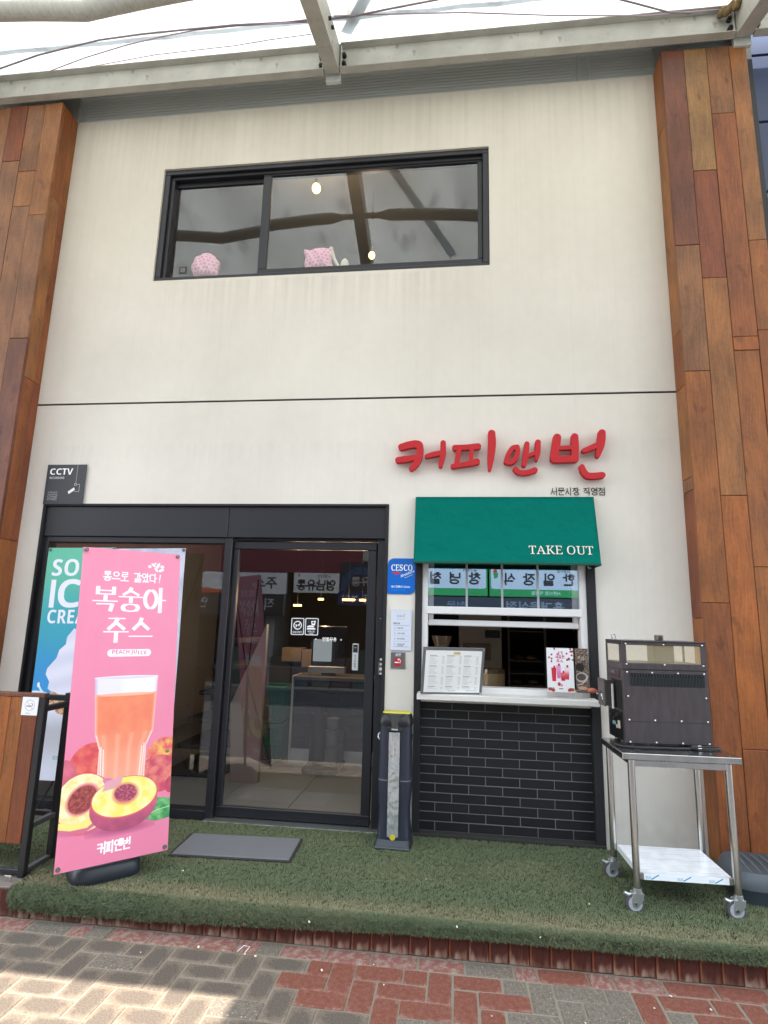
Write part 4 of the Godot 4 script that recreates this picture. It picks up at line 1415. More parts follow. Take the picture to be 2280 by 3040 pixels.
func neighbours() -> void:
	# next door to the right: blue panels with pale joints
	var nb := thing("neighbour_shop", "neighbouring front of dark blue panels with pale joints beyond the right pillar", "building", Vector3(3.6, -0.15, 0))
	var s := Sh.new()
	s.box(Vector3(2.42, -0.15, -3), Vector3(6.5, 7.0, 0.02))
	obj("wall", s, mat(lin(0.4, 0.4, 0.4), 0.8), nb)
	s = Sh.new()
	s.box(Vector3(2.52, 0.0, 0.02), Vector3(6.4, 4.60, 0.06), 0.01)
	obj("shutter", s, mat(lin(0.02, 0.022, 0.025), 0.5), nb)
	s = Sh.new()
	s.box(Vector3(2.40, -0.15, -0.1), Vector3(2.50, 7.0, 0.08), 0.004)
	obj("dark_trim", s, mat(lin(0.012, 0.014, 0.016), 0.5), nb)
	for r in 3:
		for k in 3:
			s = Sh.new()
			s.box(Vector3(2.51 + k * 1.2, 6.34 - r * 0.66 + 0.01, 0.02), Vector3(2.51 + k * 1.2 + 1.19, 6.34 - r * 0.66 + 0.648, 0.05), 0.003)
			obj("panel", s, mat(lin(0.035, 0.052, 0.115), 0.4), nb)
	s = Sh.new()
	s.box(Vector3(2.52, 4.62, 0.02), Vector3(6.4, 5.0, 0.10), 0.01)
	obj("sign_box", s, mat(lin(0.7, 0.7, 0.7), 0.5), nb)
	# left neighbour: plain wall so that nothing is open there
	var ln := thing("left_neighbour_shop", "plain grey neighbouring wall left of the timber pillar", "building", Vector3(-7, -0.15, 0))
	s = Sh.new()
	s.box(Vector3(-10.5, -0.15, -3), Vector3(-4.8, 6.6, -0.02))
	obj("wall", s, mat(lin(0.35, 0.34, 0.33), 0.8), ln)
	# the row across the street, seen mirrored in the glass
	var shop := func(called: String, label: String, x0: float, x1: float, h: float, wall: Color) -> Node3D:
		var t := thing(called, label, "building", Vector3((x0 + x1) / 2, -0.15, 10.5))
		var w := Sh.new()
		w.box(Vector3(x0, 3.0, 9.95), Vector3(x1, h, 12))
		obj("wall", w, mat(wall, 0.85), t)
		w = Sh.new()
		w.box(Vector3(x0, -0.15, 11.4), Vector3(x1, 3.0, 12))
		obj("back_wall", w, mat(lin(0.06, 0.05, 0.045), 0.9), t)
		for x in [x0 + 0.12, x1 - 0.12]:
			w = Sh.new()
			w.box(Vector3(x - 0.12, -0.15, 9.95), Vector3(x + 0.12, 3.0, 11.4))
			obj("pier", w, mat(lin(0.3, 0.29, 0.27), 0.8), t)
		for r in 2:
			for k in 3:
				var cx := lerpf(x0, x1, (k + 0.5) / 3.0)
				w = Sh.new()
				w.box(Vector3(cx - 0.5, 4.2 + r * 1.6, 9.92), Vector3(cx + 0.5, 5.2 + r * 1.6, 9.96), 0.004)
				if 5.2 + r * 1.6 < h:
					obj("window", w, mat(lin(0.04, 0.05, 0.06), 0.1), t)
		# goods on a bench under the sign
		for k in 5:
			w = Sh.new()
			var bx := lerpf(x0 + 0.5, x1 - 0.5, k / 4.0)
			w.box(Vector3(bx - 0.3, -0.15, 9.9), Vector3(bx + 0.3, 0.55 + 0.2 * (k % 3), 10.6), 0.02)
			obj("goods_bench", w, mat([lin(0.08, 0.07, 0.06), lin(0.05, 0.07, 0.11), lin(0.12, 0.115, 0.11), lin(0.09, 0.05, 0.045), lin(0.05, 0.08, 0.06)][k], 0.7), t)
		return t
	var face := func(t: Node, called: String, cv: Cv, x0: float, x1: float, y0: float, y1: float, z := 9.78) -> void:   # printed board whose face looks back at the shop
		var w := Sh.new()
		w.box(Vector3(x0, y0, z + 0.005), Vector3(x1, y1, z + 0.16), 0.004)
		var o: Node = obj(called, w, mat(lin(0.4, 0.4, 0.4), 0.6), t)
		w = Sh.new()
		w.sheet(Vector3(x1, y1, z), Vector3(x0 - x1, 0, 0), Vector3(0, y0 - y1, 0))
		obj("sign_face", w, print_mat(cv, 0.5), o)
	var ink := Color(0.1, 0.1, 0.11)
	var a: Node = shop.call("opposite_shop", "shop across the street with wide red fascia over white band", -12.0, -4.85, 7.0, lin(0.45, 0.42, 0.38))
	var cv := Cv.new(512, 128, Color.html("6e2030"))
	face.call(a, "red_fascia", cv, -11.9, -2.3, 2.67, 4.6, 9.82)
	cv = Cv.new(512, 64, Color.html("dedcd8"))
	cv.ell(Vector2(300, 74), 150, 26, Color.html("d2492f"))
	put_hangul(cv, "주스", 30, 14, 34, ink, 0.13)
	put_hangul(cv, "유통", 410, 14, 34, ink, 0.13)
	face.call(a, "white_band", cv, -8.6, -4.25, 2.11, 2.65)
	cv = Cv.new(512, 64, Color.html("26282b"))
	put_hangul(cv, "직영점", 30, 12, 34, Color.html("cfcfcf"), 0.1)
	put_hangul(cv, "연중무휴", 240, 12, 30, Color.html("cfcfcf"), 0.1)
	face.call(a, "dark_band", cv, -8.6, -4.3, 1.55, 2.09)
	var b: Node = shop.call("opposite_shop", "shop across the street with off-white lettered sign and arched blue sign", -4.8, -1.75, 7.4, lin(0.5, 0.47, 0.42))
	cv = Cv.new(320, 128, Color.html("e6e5dc"))
	put_hangul(cv, "영남유통", 26, 46, 64, ink, 0.16)
	put_hangul(cv, "시장직영", 60, 10, 22, Color.html("444444"), 0.12)
	cv.ell(Vector2(286, 16), 8, 8, Color.html("c5302e"))
	face.call(b, "white_sign", cv, -4.06, -2.88, 2.16, 2.66)
	cv = Cv.new(256, 192, Color.html("16283a"))
	cv.ell(Vector2(128, 200), 122, 170, Color.html("20486a"))
	cv.ell(Vector2(128, 210), 92, 130, Color.html("0f2230"))
	put_hangul(cv, "유통", 70, 100, 56, Color.html("b8a79a"), 0.14)
	face.call(b, "arched_sign", cv, -2.86, -1.8, 2.22, 2.95)
	cv = Cv.new(256, 80, Color.html("1b2a66"))
	put_hangul(cv, "모듬·복어", 10, 18, 46, Color.html("d8cf9a"), 0.13)
	face.call(b, "blue_sign", cv, -2.9, -1.8, 1.87, 2.2)
	var c: Node = shop.call("opposite_shop", "shop across the street with green and white lettered signs", -1.7, 4.2, 7.0, lin(0.42, 0.42, 0.42))
	var green := Color.html("2f9a55")
	cv = Cv.new(512, 192, green)
	cv.rect(8, 30, 504, 150, Color.html("c9d3dc"), 14)
	var y0 := 48.0
	put_hangul(cv, "한일장식", 40, y0 + 12, 64, ink, 0.15, -1, 1.72)
	put_hangul(cv, "도매시장", 60, 34, 18, Color.html("334455"), 0.1)
	cv.ell(Vector2(480, 50), 12, 12, Color.html("c8442f"))
	cv.poly(PackedVector2Array([Vector2(462, 60), Vector2(492, 54), Vector2(486, 92), Vector2(466, 84)]), green)
	put_hangul(cv, "서문시장 직영점", 120, 160, 20, Color.html("dfeee2"), 0.12)
	face.call(c, "green_sign", cv, 0.87, 3.06, 2.16, 2.97)
	cv = Cv.new(512, 192, green)
	cv.rect(8, 30, 504, 150, Color.html("c9d3dc"), 14)
	put_hangul(cv, "창녕철물", 40, y0 + 12, 64, ink, 0.15, -1, 1.72)
	put_hangul(cv, "공구일체", 60, 34, 18, Color.html("334455"), 0.1)
	face.call(c, "green_sign", cv, -1.4, 0.82, 2.16, 2.97)
	cv = Cv.new(512, 64, Color.html("3b4048"))
	put_hangul(cv, "휴게음식점", 60, 14, 32, Color.html("9aa2ac"), 0.11)
	put_hangul(cv, "철물", 350, 18, 28, Color.html("6f7f98"), 0.11)
	face.call(c, "dark_sign", cv, -1.0, 3.1, 1.72, 2.13)
	var d: Node = shop.call("opposite_shop", "shop across the street beyond the green signs at the far right", 4.25, 11.0, 7.0, lin(0.4, 0.36, 0.33))
	cv = Cv.new(256, 64, Color.html("d9d4c8"))
	put_hangul(cv, "시장유통", 20, 8, 46, ink, 0.13, -1, 1.25)
	face.call(d, "pale_sign", cv, 4.6, 8.6, 2.2, 2.95)


# ---------- signs ----------
func plate(called: String, label: String, cv: Cv, x0: float, x1: float, y0: float, y1: float, z: float, th: float, edge: Material, category := "sign", rough := 0.45) -> Node3D:
	var t := thing(called, label, category, Vector3((x0 + x1) / 2, y0, z))
	var s := Sh.new()
	s.box(Vector3(x0, y0, z), Vector3(x1, y1, z + th - 0.001), minf(0.002, th * 0.3))
	obj("plate", s, edge, t)
	s = Sh.new()
	s.sheet(Vector3(x0 + 0.001, y1 - 0.001, z + th), Vector3(x1 - x0 - 0.002, 0, 0), Vector3(0, y0 - y1 + 0.002, 0))
	obj("print", s, print_mat(cv, rough), t)
	return t


func stroke_outline(spec: String) -> PackedVector2Array:
	var pts := []
	for p in spec.split(" "):
		var q := p.split_floats(",")
		pts.append(Vector3(q[0], q[1], q[2]))
	var fine := []
	for i in pts.size() - 1:
		var a: Vector3 = pts[maxi(i - 1, 0)]
		var b: Vector3 = pts[i]
		var c: Vector3 = pts[i + 1]
		var d: Vector3 = pts[mini(i + 2, pts.size() - 1)]
		for k in 6:
			fine.append(b.cubic_interpolate(c, a, d, k / 6.0))
	fine.append(pts[-1])
	var out := PackedVector2Array()
	for i in fine.size() - 1:
		var ring := PackedVector2Array()
		for e in [fine[i], fine[i + 1]]:
			for k in 20:
				ring.append(Vector2(e.x, e.y) + Vector2.from_angle(TAU * k / 20) * e.z)
		var hull := Geometry2D.convex_hull(ring)
		hull.remove_at(hull.size() - 1)
		if out.is_empty():
			out = hull
		else:
			var m := Geometry2D.merge_polygons(out, hull)
			out = m[0]
			for q in m:
				if q.size() > out.size():
					out = q
	return out


func signs() -> void:
	var letters := ["-.420,2.889,.027 -.355,2.907,.029 -.303,2.913,.030 -.274,2.896,.029 -.273,2.822,.026 -.303,2.749,.025 -.339,2.708,.018;-.444,2.781,.025 -.366,2.792,.026 -.288,2.806,.019;-.217,2.811,.017 -.160,2.827,.021 -.095,2.839,.019;-.087,2.919,.022 -.088,2.834,.023 -.107,2.733,.017",
		".007,2.879,.023 .096,2.882,.022 .188,2.889,.025;.041,2.873,.020 .020,2.747,.020;.141,2.874,.018 .128,2.759,.018;-.009,2.727,.019 .083,2.742,.020 .178,2.763,.025;.295,2.993,.029 .296,2.897,.031 .287,2.791,.026 .277,2.699,.013",
		".489,2.879,.021 .452,2.868,.019 .418,2.809,.019 .408,2.761,.021;.408,2.761,.021 .441,2.755,.019 .479,2.789,.020 .494,2.842,.019 .489,2.879,.021;.566,2.904,.020 .556,2.815,.022 .542,2.734,.017;.560,2.804,.015 .625,2.827,.015;.651,2.916,.022 .647,2.840,.021 .638,2.775,.012;.475,2.700,.020 .502,2.675,.020 .557,2.671,.020 .622,2.691,.022",
		".798,2.953,.031 .786,2.878,.031 .771,2.784,.031;.931,2.959,.027 .930,2.876,.029 .929,2.783,.025;.795,2.867,.016 .924,2.871,.016;.774,2.776,.027 .929,2.780,.027;.999,2.846,.019 1.063,2.872,.022 1.122,2.900,.019;1.136,2.987,.027 1.125,2.900,.029 1.098,2.802,.016;.976,2.716,.020 .993,2.669,.024 1.030,2.643,.025 1.124,2.649,.024"]
	var t := thing("shop_sign", "large raised red Korean letters fixed to the white wall above the green awning", "sign", Vector3(0.35, 2.65, 0.0))
	for l in letters:
		var s := Sh.new()
		var k := 0
		for st in l.split(";"):
			s.prism(stroke_outline(st), 0.022, 0.068 + 0.0006 * k, 0.0018)
			k += 1
		var o: Node = obj("letter", s, M.red_paint, t)
		var pin := Sh.new()
		var c: PackedFloat64Array = l.split(";")[0].split(" ")[1].split_floats(",")
		pin.cyl(Vector3(c[0], c[1], 0.0), Vector3(c[0], c[1], 0.03), 0.006)
		obj("stand_off", pin, M.steel, o)
	var s := Sh.new()
	var x := 0.746
	var k := 0
	var bl := thing("branch_lettering", "small dark Korean lettering on the white wall under the red letters", "lettering", Vector3(0.95, 2.506, 0.0))
	var ink := mat(lin(0.05, 0.03, 0.03), 0.6)
	for ch in "서문시장 직영점":
		if ch == " ":
			x += 0.026
			continue
		s = Sh.new()
		for l in syllable(ch):
			for i in l.size() - 1:
				var a = Vector2(x + l[i].x * 0.05, 2.564 - l[i].y * 0.058)
				var b = Vector2(x + l[i + 1].x * 0.05, 2.564 - l[i + 1].y * 0.058)
				var d: Vector2 = (b - a).normalized() * 0.0033
				var e := Vector2(-d.y, d.x)
				var z := 0.003 + 0.00006 * (k % 40)
				k += 1
				var q := []
				for p in [a - d + e, b + d + e, b + d - e, a - d - e]:
					q.append(Vector3(p.x, p.y, z))
				s.quad(q, Vector3(0, 0, 1))
		obj("letter", s, ink, bl)
		x += 0.0555
	# camera notice
	var cv := Cv.new(256, 242, Color.html("34363c"))
	put_latin(cv, "CCTV", 20, 62, 38, Color.WHITE, false, true, 150)
	put_latin(cv, "RECORDING", 22, 88, 13, Color.html("dadada"), false, true, 96)
	cv.seg(Vector2(198, 0), Vector2(198, 112), 2.5, Color.html("b9b9b9"))
	cv.hoop(Vector2(197, 122), 7, 5, Color.html("a39b95"))
	cv.path([Vector2(204, 122), Vector2(224, 122), Vector2(224, 166), Vector2(196, 166)], 2.5, Color.html("c8c8c8"))
	cv.poly(PackedVector2Array([Vector2(152, 166), Vector2(190, 140), Vector2(198, 156), Vector2(160, 182)]), Color.html("eeeae6"))
	for i in 4:
		put_hangul(cv, "녹화중 시장직영점연중"[0] + "화장시문직영점연중".substr(i, 5), 22, 166 + i * 14, 10, Color.html("a9a9ab"), 0.13)
	plate("camera_notice", "dark square notice reading CCTV above the door lintel", cv, -3.515, -3.149, 2.425, 2.776, 0.013, 0.006, mat(lin(0.03, 0.03, 0.035), 0.4))
	# pest control plate with two round corners
	cv = Cv.new(220, 280, Color.html("1467c8"))
	put_latin(cv, "CESCO", 28, 98, 50, Color.WHITE, true, true, 168)
	cv.poly(PackedVector2Array([Vector2(34, 108), Vector2(106, 108), Vector2(92, 124), Vector2(66, 130), Vector2(46, 122)]), Color.html("c23a5c"))
	put_latin(cv, "Members", 104, 152, 22, Color.WHITE, true, true, 106, 0.42)
	cv.seg(Vector2(136, 154), Vector2(196, 128), 3, Color.html("e8f0ff"))
	put_hangul(cv, "세스코멤버스", 28, 214, 16, Color.WHITE, 0.14, -1, 1.08)
	put_latin(cv, "Zone", 134, 230, 14, Color.WHITE, false, true)
	put_latin(cv, "1588-1119", 30, 254, 13, Color.html("2f9be8"), false, false, 108)
	var t2 := thing("pest_control_plate", "glossy blue plate reading CESCO Members beside the door", "sign", Vector3(-0.4, 1.72, 0.0))
	var poly := PackedVector2Array()
	var x0 := -0.513
	var x1 := -0.296
	for e in [[x1, 1.998, 0.012, 0.0], [x0 + 0.05, 1.948, 0.05, PI / 2], [x0, 1.72, 0.012, PI], [x1 - 0.05, 1.77, 0.05, -PI / 2]]:
		for q in 9:
			var r: float = e[2]
			var cx: float = e[0]
			var cy: float = e[1]
			if r < 0.02:
				cx += -r if cx > -0.4 else r
				cy += -r if cy > 1.9 else r
			poly.append(Vector2(cx, cy) + Vector2.from_angle(e[3] + PI / 2 * q / 8.0) * r)
	var s2 := Sh.new()
	s2.prism(poly, 0.0, 0.009, 0.0015)
	for i in s2.v.size():
		s2.t[i] = Vector2((s2.v[i].x - x0) / (x1 - x0), (1.998 - s2.v[i].y) / 0.278)
	obj("plate", s2, print_mat(cv, 0.15), t2)
	# opening hours
	cv = Cv.new(160, 304, Color.html("d3d9e8"))
	put_latin(cv, "designed", 46, 56, 13, Color.html("6d6a62"), true, false, 62)
	cv.ell(Vector2(104, 36), 9, 9, Color.html("e0d08a"))
	cv.path([Vector2(46, 60), Vector2(64, 70), Vector2(88, 71), Vector2(108, 62)], 2, Color.html("8a8a8a"))
	put_hangul(cv, "영업시장", 20, 96, 12, Color.html("55565c"), 0.15)
	for y in [116, 156, 196, 236, 276]:
		cv.rect(20, y, 142, y + (2.4 if y in [116, 276] else 1.2), Color.html("7d8490"))
	for i in 4:
		cv.ell(Vector2(32, 138 + i * 40), 6, 5, Color.html("a4a9b4"))
		put_hangul(cv, ["연중무휴", "서문시장영", "점직영유통", "커피장식영"][i], 50, 132 + i * 40, 11, Color.html("70747d"), 0.13)
	put_hangul(cv, "시장직영점", 50, 264, 9, Color.html("70747d"), 0.13)
	plate("hours_plate", "pale tall plate with ruled lines of small text beside the door", cv, -0.479, -0.319, 1.295, 1.6, 0.0, 0.012, mat(lin(0.45, 0.45, 0.45), 0.3, 0.5))
	cv = Cv.new(112, 120, Color.html("6b6a6a"))
	cv.rect(4, 4, 108, 116, Color.html("7e7d7c"), 3)
	cv.rect(6, 6, 106, 114, Color.html("626161"), 3)
	put_hangul(cv, "금연", 36, 8, 19, Color.html("dfe6ee"), 0.16, -1, 1.2)
	cv.ell(Vector2(55, 72), 34, 34, Color.html("b0202c"))
	cv.rect(30, 72, 62, 80, Color.WHITE)
	cv.rect(65, 72, 78, 80, Color.html("f2d9d6"))
	cv.path([Vector2(60, 60), Vector2(56, 52), Vector2(64, 48), Vector2(72, 56), Vector2(78, 66)], 5, Color.WHITE)
	plate("no_smoking_plate", "small grey plate with a red no smoking disc under the hours plate", cv, -0.474, -0.363, 1.162, 1.281, 0.0, 0.011, mat(lin(0.12, 0.12, 0.12), 0.35, 0.5))
	# stickers on the glass
	cv = Cv.new(110, 138, Color.html("15161a"))
	cv.rect(2, 2, 108, 136, Color.html("f0f0f0"), 10)
	cv.rect(8, 8, 102, 130, Color.html("15161a"), 7)
	cv.hoop(Vector2(55, 60), 31, 8, Color.html("f0f0f0"))
	cv.poly(PackedVector2Array([Vector2(36, 50), Vector2(46, 54), Vector2(62, 54), Vector2(70, 42), Vector2(76, 50), Vector2(70, 58), Vector2(70, 76), Vector2(64, 76), Vector2(62, 66), Vector2(48, 66), Vector2(44, 78), Vector2(38, 78), Vector2(40, 62)]), Color.html("f0f0f0"))
	cv.seg(Vector2(34, 40), Vector2(76, 80), 5, Color.html("15161a"))
	put_latin(cv, "NO PET", 18, 122, 15, Color.html("f0f0f0"), false, true, 74)
	plate("no_pet_sticker", "left white-outlined sticker reading NO PET on the door glass", cv, -1.292, -1.181, 1.383, 1.521, -0.081, 0.0025, M.dark, "sticker")
	cv = Cv.new(110, 138, Color.html("15161a"))
	cv.rect(2, 2, 108, 136, Color.html("f0f0f0"), 10)
	cv.rect(8, 8, 102, 130, Color.html("15161a"), 7)
	cv.poly(PackedVector2Array([Vector2(48, 26), Vector2(86, 22), Vector2(80, 60), Vector2(54, 58)]), Color.html("f0f0f0"))
	cv.ell(Vector2(66, 38), 8, 7, Color.html("15161a"))
	cv.ell(Vector2(46, 72), 30, 13, Color.html("f0f0f0"))
	cv.rect(16, 74, 88, 78, Color.html("15161a"))
	cv.rect(16, 80, 86, 92, Color.html("f0f0f0"), 6)
	put_hangul(cv, "무휴시장", 24, 100, 13, Color.html("f0f0f0"), 0.14)
	put_hangul(cv, "직영점", 34, 116, 11, Color.html("f0f0f0"), 0.14)
	plate("food_sticker", "white-outlined sticker of a cup and burger on the door glass, right of NO PET", cv, -1.178, -1.064, 1.383, 1.523, -0.081, 0.0025, M.dark, "sticker")
	s = Sh.new()
	x = -1.03
	k = 0
	for ch in "연중무휴":
		for l in syllable(ch):
			for i in l.size() - 1:
				var a = Vector2(x + l[i].x * 0.026, 1.372 - l[i].y * 0.028)
				var b = Vector2(x + l[i + 1].x * 0.026, 1.372 - l[i + 1].y * 0.028)
				var d: Vector2 = (b - a).normalized() * 0.0022
				var e := Vector2(-d.y, d.x)
				var q := []
				for p in [a - d + e, b + d + e, b + d - e, a - d - e]:
					q.append(Vector3(p.x, p.y, -0.0795 + 0.00006 * (k % 40)))
				k += 1
				s.quad(q, Vector3(0, 0, 1))
		x += 0.029
	for xx in [-1.083, -0.88]:
		s.box(Vector3(xx - 0.005, 1.352, -0.082), Vector3(xx + 0.005, 1.362, -0.079))
	tag(obj("door_lettering", s, M.white_print), "tiny white Korean lettering on the door glass above the order screen", "lettering")
	cv = Cv.new(48, 200, Color.html("b5b7b8"))
	cv.rect(5, 6, 43, 66, Color.html("17181a"), 3)
	cv.rect(16, 26, 32, 32, Color.html("9a9a9a"))
	for i in 5:
		put_hangul(cv, "자동문누름"[0] if i == 0 else ["시", "주", "영", "장"][i - 1], 16, 84 + i * 20, 15, Color.html("55585a"), 0.16)
	plate("door_button", "slim silver push button with a black top on the door glass", cv, -0.783, -0.736, 1.13, 1.332, -0.081, 0.022, mat(lin(0.5, 0.5, 0.5), 0.3, 0.5), "button")
	cv = Cv.new(64, 64, Color.html("4d4d4e"))
	cv.rect(6, 6, 58, 58, Color.html("20211f"), 12)
	cv.rect(13, 13, 51, 51, Color.html("8a8a88"), 9)
	cv.rect(18, 18, 46, 46, Color.html("3a3b3a"), 7)
	cv.hoop(Vector2(32, 32), 8, 4, Color.html("8a8a88"))
	cv.ell(Vector2(41, 23), 2.2, 2.2, Color.html("8a8a88"))
	plate("camera_icon_sticker", "small grey camera emblem sticker at the lower left of the upstairs glass", cv, -2.56, -2.487, 4.65, 4.723, -0.113, 0.002, M.dark, "sticker")


func takeout_things() -> void:
	var t := thing("awning", "steep dark green canvas awning reading TAKE OUT over the hatch", "awning", Vector3(0.38, 1.95, 0.0))
	var s := Sh.new()
	var top := Vector3(0, 2.48, 0.03)
	var low := Vector3(0, 1.962, 0.172)
	var dn := low - top
	var sag := func(a: float, b: float) -> float: return -0.008 * sin(PI * b) * (0.6 + 0.4 * sin(a * 7.0)) - 0.018 * exp(-pow((a - 0.13) * 9.0, 2) - pow((b - 0.88) * 7.0, 2)) + 0.0025 * sin(a * 23.0 + b * 6.0) * sin(b * 3.1) - 0.003 * exp(-pow((a + b * 0.5 - 0.75) * 22.0, 2))
	s.sheet(Vector3(-0.301, 2.48, 0.03), Vector3(1.362, 0, 0), dn, 40, 20, sag)
	for e in [[-0.301, -1.0], [1.061, 1.0]]:
		s.tri([Vector3(e[0], 2.48, 0.03), Vector3(e[0], 1.962, 0.172), Vector3(e[0], 1.962, 0.025)], [Vector3(e[1], 0, 0), Vector3(e[1], 0, 0), Vector3(e[1], 0, 0)], [Vector2(0, 0), Vector2(0, 1), Vector2(1, 1)])
	s.box(Vector3(-0.301, 2.478, 0.002), Vector3(1.061, 2.486, 0.034), 0.002)
	obj("canvas", s, rough_skin(M.green_cloth, M.soft, 0.9, 1.1), t)
	s = Sh.new()
	s.box(Vector3(-0.303, 1.945, 0.16), Vector3(1.063, 1.964, 0.178), 0.004)
	s.box(Vector3(-0.303, 1.945, 0.01), Vector3(-0.285, 1.964, 0.165), 0.004)
	s.box(Vector3(1.045, 1.945, 0.01), Vector3(1.063, 1.964, 0.165), 0.004)
	obj("hem", s, mat(lin(0.0, 0.07, 0.045), 0.7), t)
	s = Sh.new()
	s.tube([Vector3(0.98, 1.946, 0.12), Vector3(0.985, 1.93, 0.12), Vector3(1.0, 1.935, 0.12)], 0.006, 8)
	obj("hook", s, M.steel, t)
	var l := latin("TAKE OUT", true, false)
	s = Sh.new()
	var up := -dn.normalized()
	var nn := Vector3(0, -up.z, up.y)
	if nn.z < 0:
		nn = -nn
	var w := 0.462 / float(l[1])
	for i in l[0].size() / 3:
		var q := []
		for e in 3:
			var p: Vector2 = l[0][i * 3 + e]
			q.append(Vector3(0.553 + p.x * w, low.y, low.z) + up * (0.066 - p.y * 0.066) + nn * 0.006)
		s.tri(q, [nn, nn, nn], [Vector2.ZERO, Vector2.ZERO, Vector2.ZERO])
	obj("lettering", s, mat(lin(0.78, 0.76, 0.66), 0.6), t)
	# menu board on the ledge
	var mb := thing("menu_board", "clear acrylic board with a white menu sheet leaning on the hatch ledge", "menu", Vector3(-0.016, 1.006, 0.135), deg_to_rad(13), "", false)
	var tilt := Transform3D(Basis(Vector3(1, 0, 0), deg_to_rad(17)), Vector3(0, 0, 0))
	s = Sh.new()
	s.xf = tilt
	s.box(Vector3(-0.225, 0.0, -0.004), Vector3(0.225, 0.348, 0.002), 0.001)
	obj("backing", s, mat(lin(0.16, 0.165, 0.17), 0.25), mb)
	var cv := Cv.new(400, 300, Color.html("f6f6f4"))
	var grey := Color.html("8d8d8d")
	cv.rect(196, 8, 246, 34, Color.html("e3d6ae"), 2)
	put_hangul(cv, "커피앤번", 203, 14, 9, Color.html("9a8450"), 0.14)
	for c in 3:
		var x0 := 30 + c * 122
		var y := 26.0
		for r in 30:
			y += 8.2
			if r % 9 == 8:
				continue
			if r % 9 == 0:
				cv.rect(x0, y, x0 + 50, y + 4, Color.html("9a9a9a"))
				cv.rect(x0, y + 6, x0 + 106, y + 7, Color.html("d0d0d0"))
				continue
			var wd := rng.randf_range(26, 62)
			var xx := float(x0)
			while xx < x0 + wd:
				var g := rng.randf_range(3, 9)
				cv.rect(xx, y, xx + g, y + 3.4, Color.html("c9c9c9"))
				xx += g + 2
			cv.rect(x0 + 88, y, x0 + 104, y + 3.4, Color.html("c8c8c8"))
	cv.path([Vector2(170, 282), Vector2(190, 290), Vector2(212, 290), Vector2(226, 282)], 2, grey)
	cv.rect(300, 284, 380, 288, Color.html("a9b7c4"))
	s = Sh.new()
	s.xf = tilt
	s.sheet(Vector3(-0.205, 0.326, 0.0035), Vector3(0.41, 0, 0), Vector3(0, -0.312, 0))
	obj("menu_sheet", s, print_mat(cv, 0.6), mb)
	for q in [[-0.212, 0.336], [0.212, 0.336], [-0.212, 0.012], [0.212, 0.012]]:
		s = Sh.new()
		s.xf = tilt
		s.cyl(Vector3(q[0], q[1], 0.002), Vector3(q[0], q[1], 0.012), 0.008, 0.007, 14)
		obj("stud", s, M.chrome, mb)
	# poster holders
	cv = Cv.new(160, 260, Color.html("f3f2f6"))
	var pr := RandomNumberGenerator.new()
	pr.seed = 5
	for i in 26:
		var p := Vector2(pr.randf_range(4, 156), pr.randf_range(2, 84))
		if absf(p.x - 80) < 34 and p.y > 14:
			continue
		cv.ell(p, 6.5, 5, Color.html("b5233f"), pr.randf() * 3.0)
		cv.ell(p + Vector2(2, -3), 3, 1.6, Color.html("5c7a3c"), pr.randf() * 3.0)
	put_hangul(cv, "딸기", 58, 20, 20, Color.html("c8577a"), 0.16)
	put_hangul(cv, "새콤한", 52, 44, 18, Color.html("c8577a"), 0.16)
	put_hangul(cv, "주스", 58, 68, 20, Color.html("c8577a"), 0.16)
	for q in [[26, 118, 26, 80, "d8263c", "d8263c"], [56, 104, 24, 76, "eaa3cc", "dd7fb4"], [104, 112, 26, 74, "f4e2e6", "dc3f55"], [80, 146, 26, 48, "e8757f", "c9202f"]]:
		cv.poly(PackedVector2Array([Vector2(q[0], q[1]), Vector2(q[0] + q[2] + 4, q[1]), Vector2(q[0] + q[2], q[1] + q[3]), Vector2(q[0] + 4, q[1] + q[3])]), func(p): return Color.html(q[4]).lerp(Color.html(q[5]), smoothstep(q[1] + q[3] * 0.2, q[1] + q[3] * 0.8, p.y)))
		cv.ell(Vector2(q[0] + q[2] * 0.7, q[1] - 4), 6, 8, Color.html("c3223c"))
	cv.ell(Vector2(70, 214), 9, 11, Color.html("bd2f4c"))
	cv.ell(Vector2(84, 220), 8, 8, Color.html("ec9a9c"))
	for x in [14, 22, 34, 130, 140, 148]:
		cv.ell(Vector2(x, 244 + (int(x) % 7)), 11, 9, Color.html("b13a3c"))
		cv.ell(Vector2(x + 3, 238), 6, 3, Color.html("86974f"), 0.5)
	cv.rect(68, 238, 92, 243, Color.html("8a4a55"))
	var cv2 := Cv.new(96, 260, Color.html("4a3b33"))
	var nz := noise(0.03, 3, 77)
	cv2.rect(0, 0, 96, 260, func(p): return Color.html("40342e").lerp(Color.html("a08b7c"), clampf(0.45 + 1.3 * nz.get_noise_2d(p.x * 1.6, p.y * 2.4), 0.0, 1.0)))
	put_hangul(cv2, "화차", 16, 46, 26, Color.html("c9b9a8"), 0.12)
	cv2.ell(Vector2(34, 110), 32, 24, Color.html("2a201c"))
	cv2.ell(Vector2(44, 170), 44, 30, Color.html("b9b6b0"))
	cv2.ell(Vector2(40, 168), 34, 20, Color.html("5d4e47"))
	cv2.path([Vector2(10, 216), Vector2(50, 206), Vector2(90, 160)], 5, Color.html("d8d6d0"))
	cv2.ell(Vector2(48, 232), 34, 10, Color.html("c7a58a"))
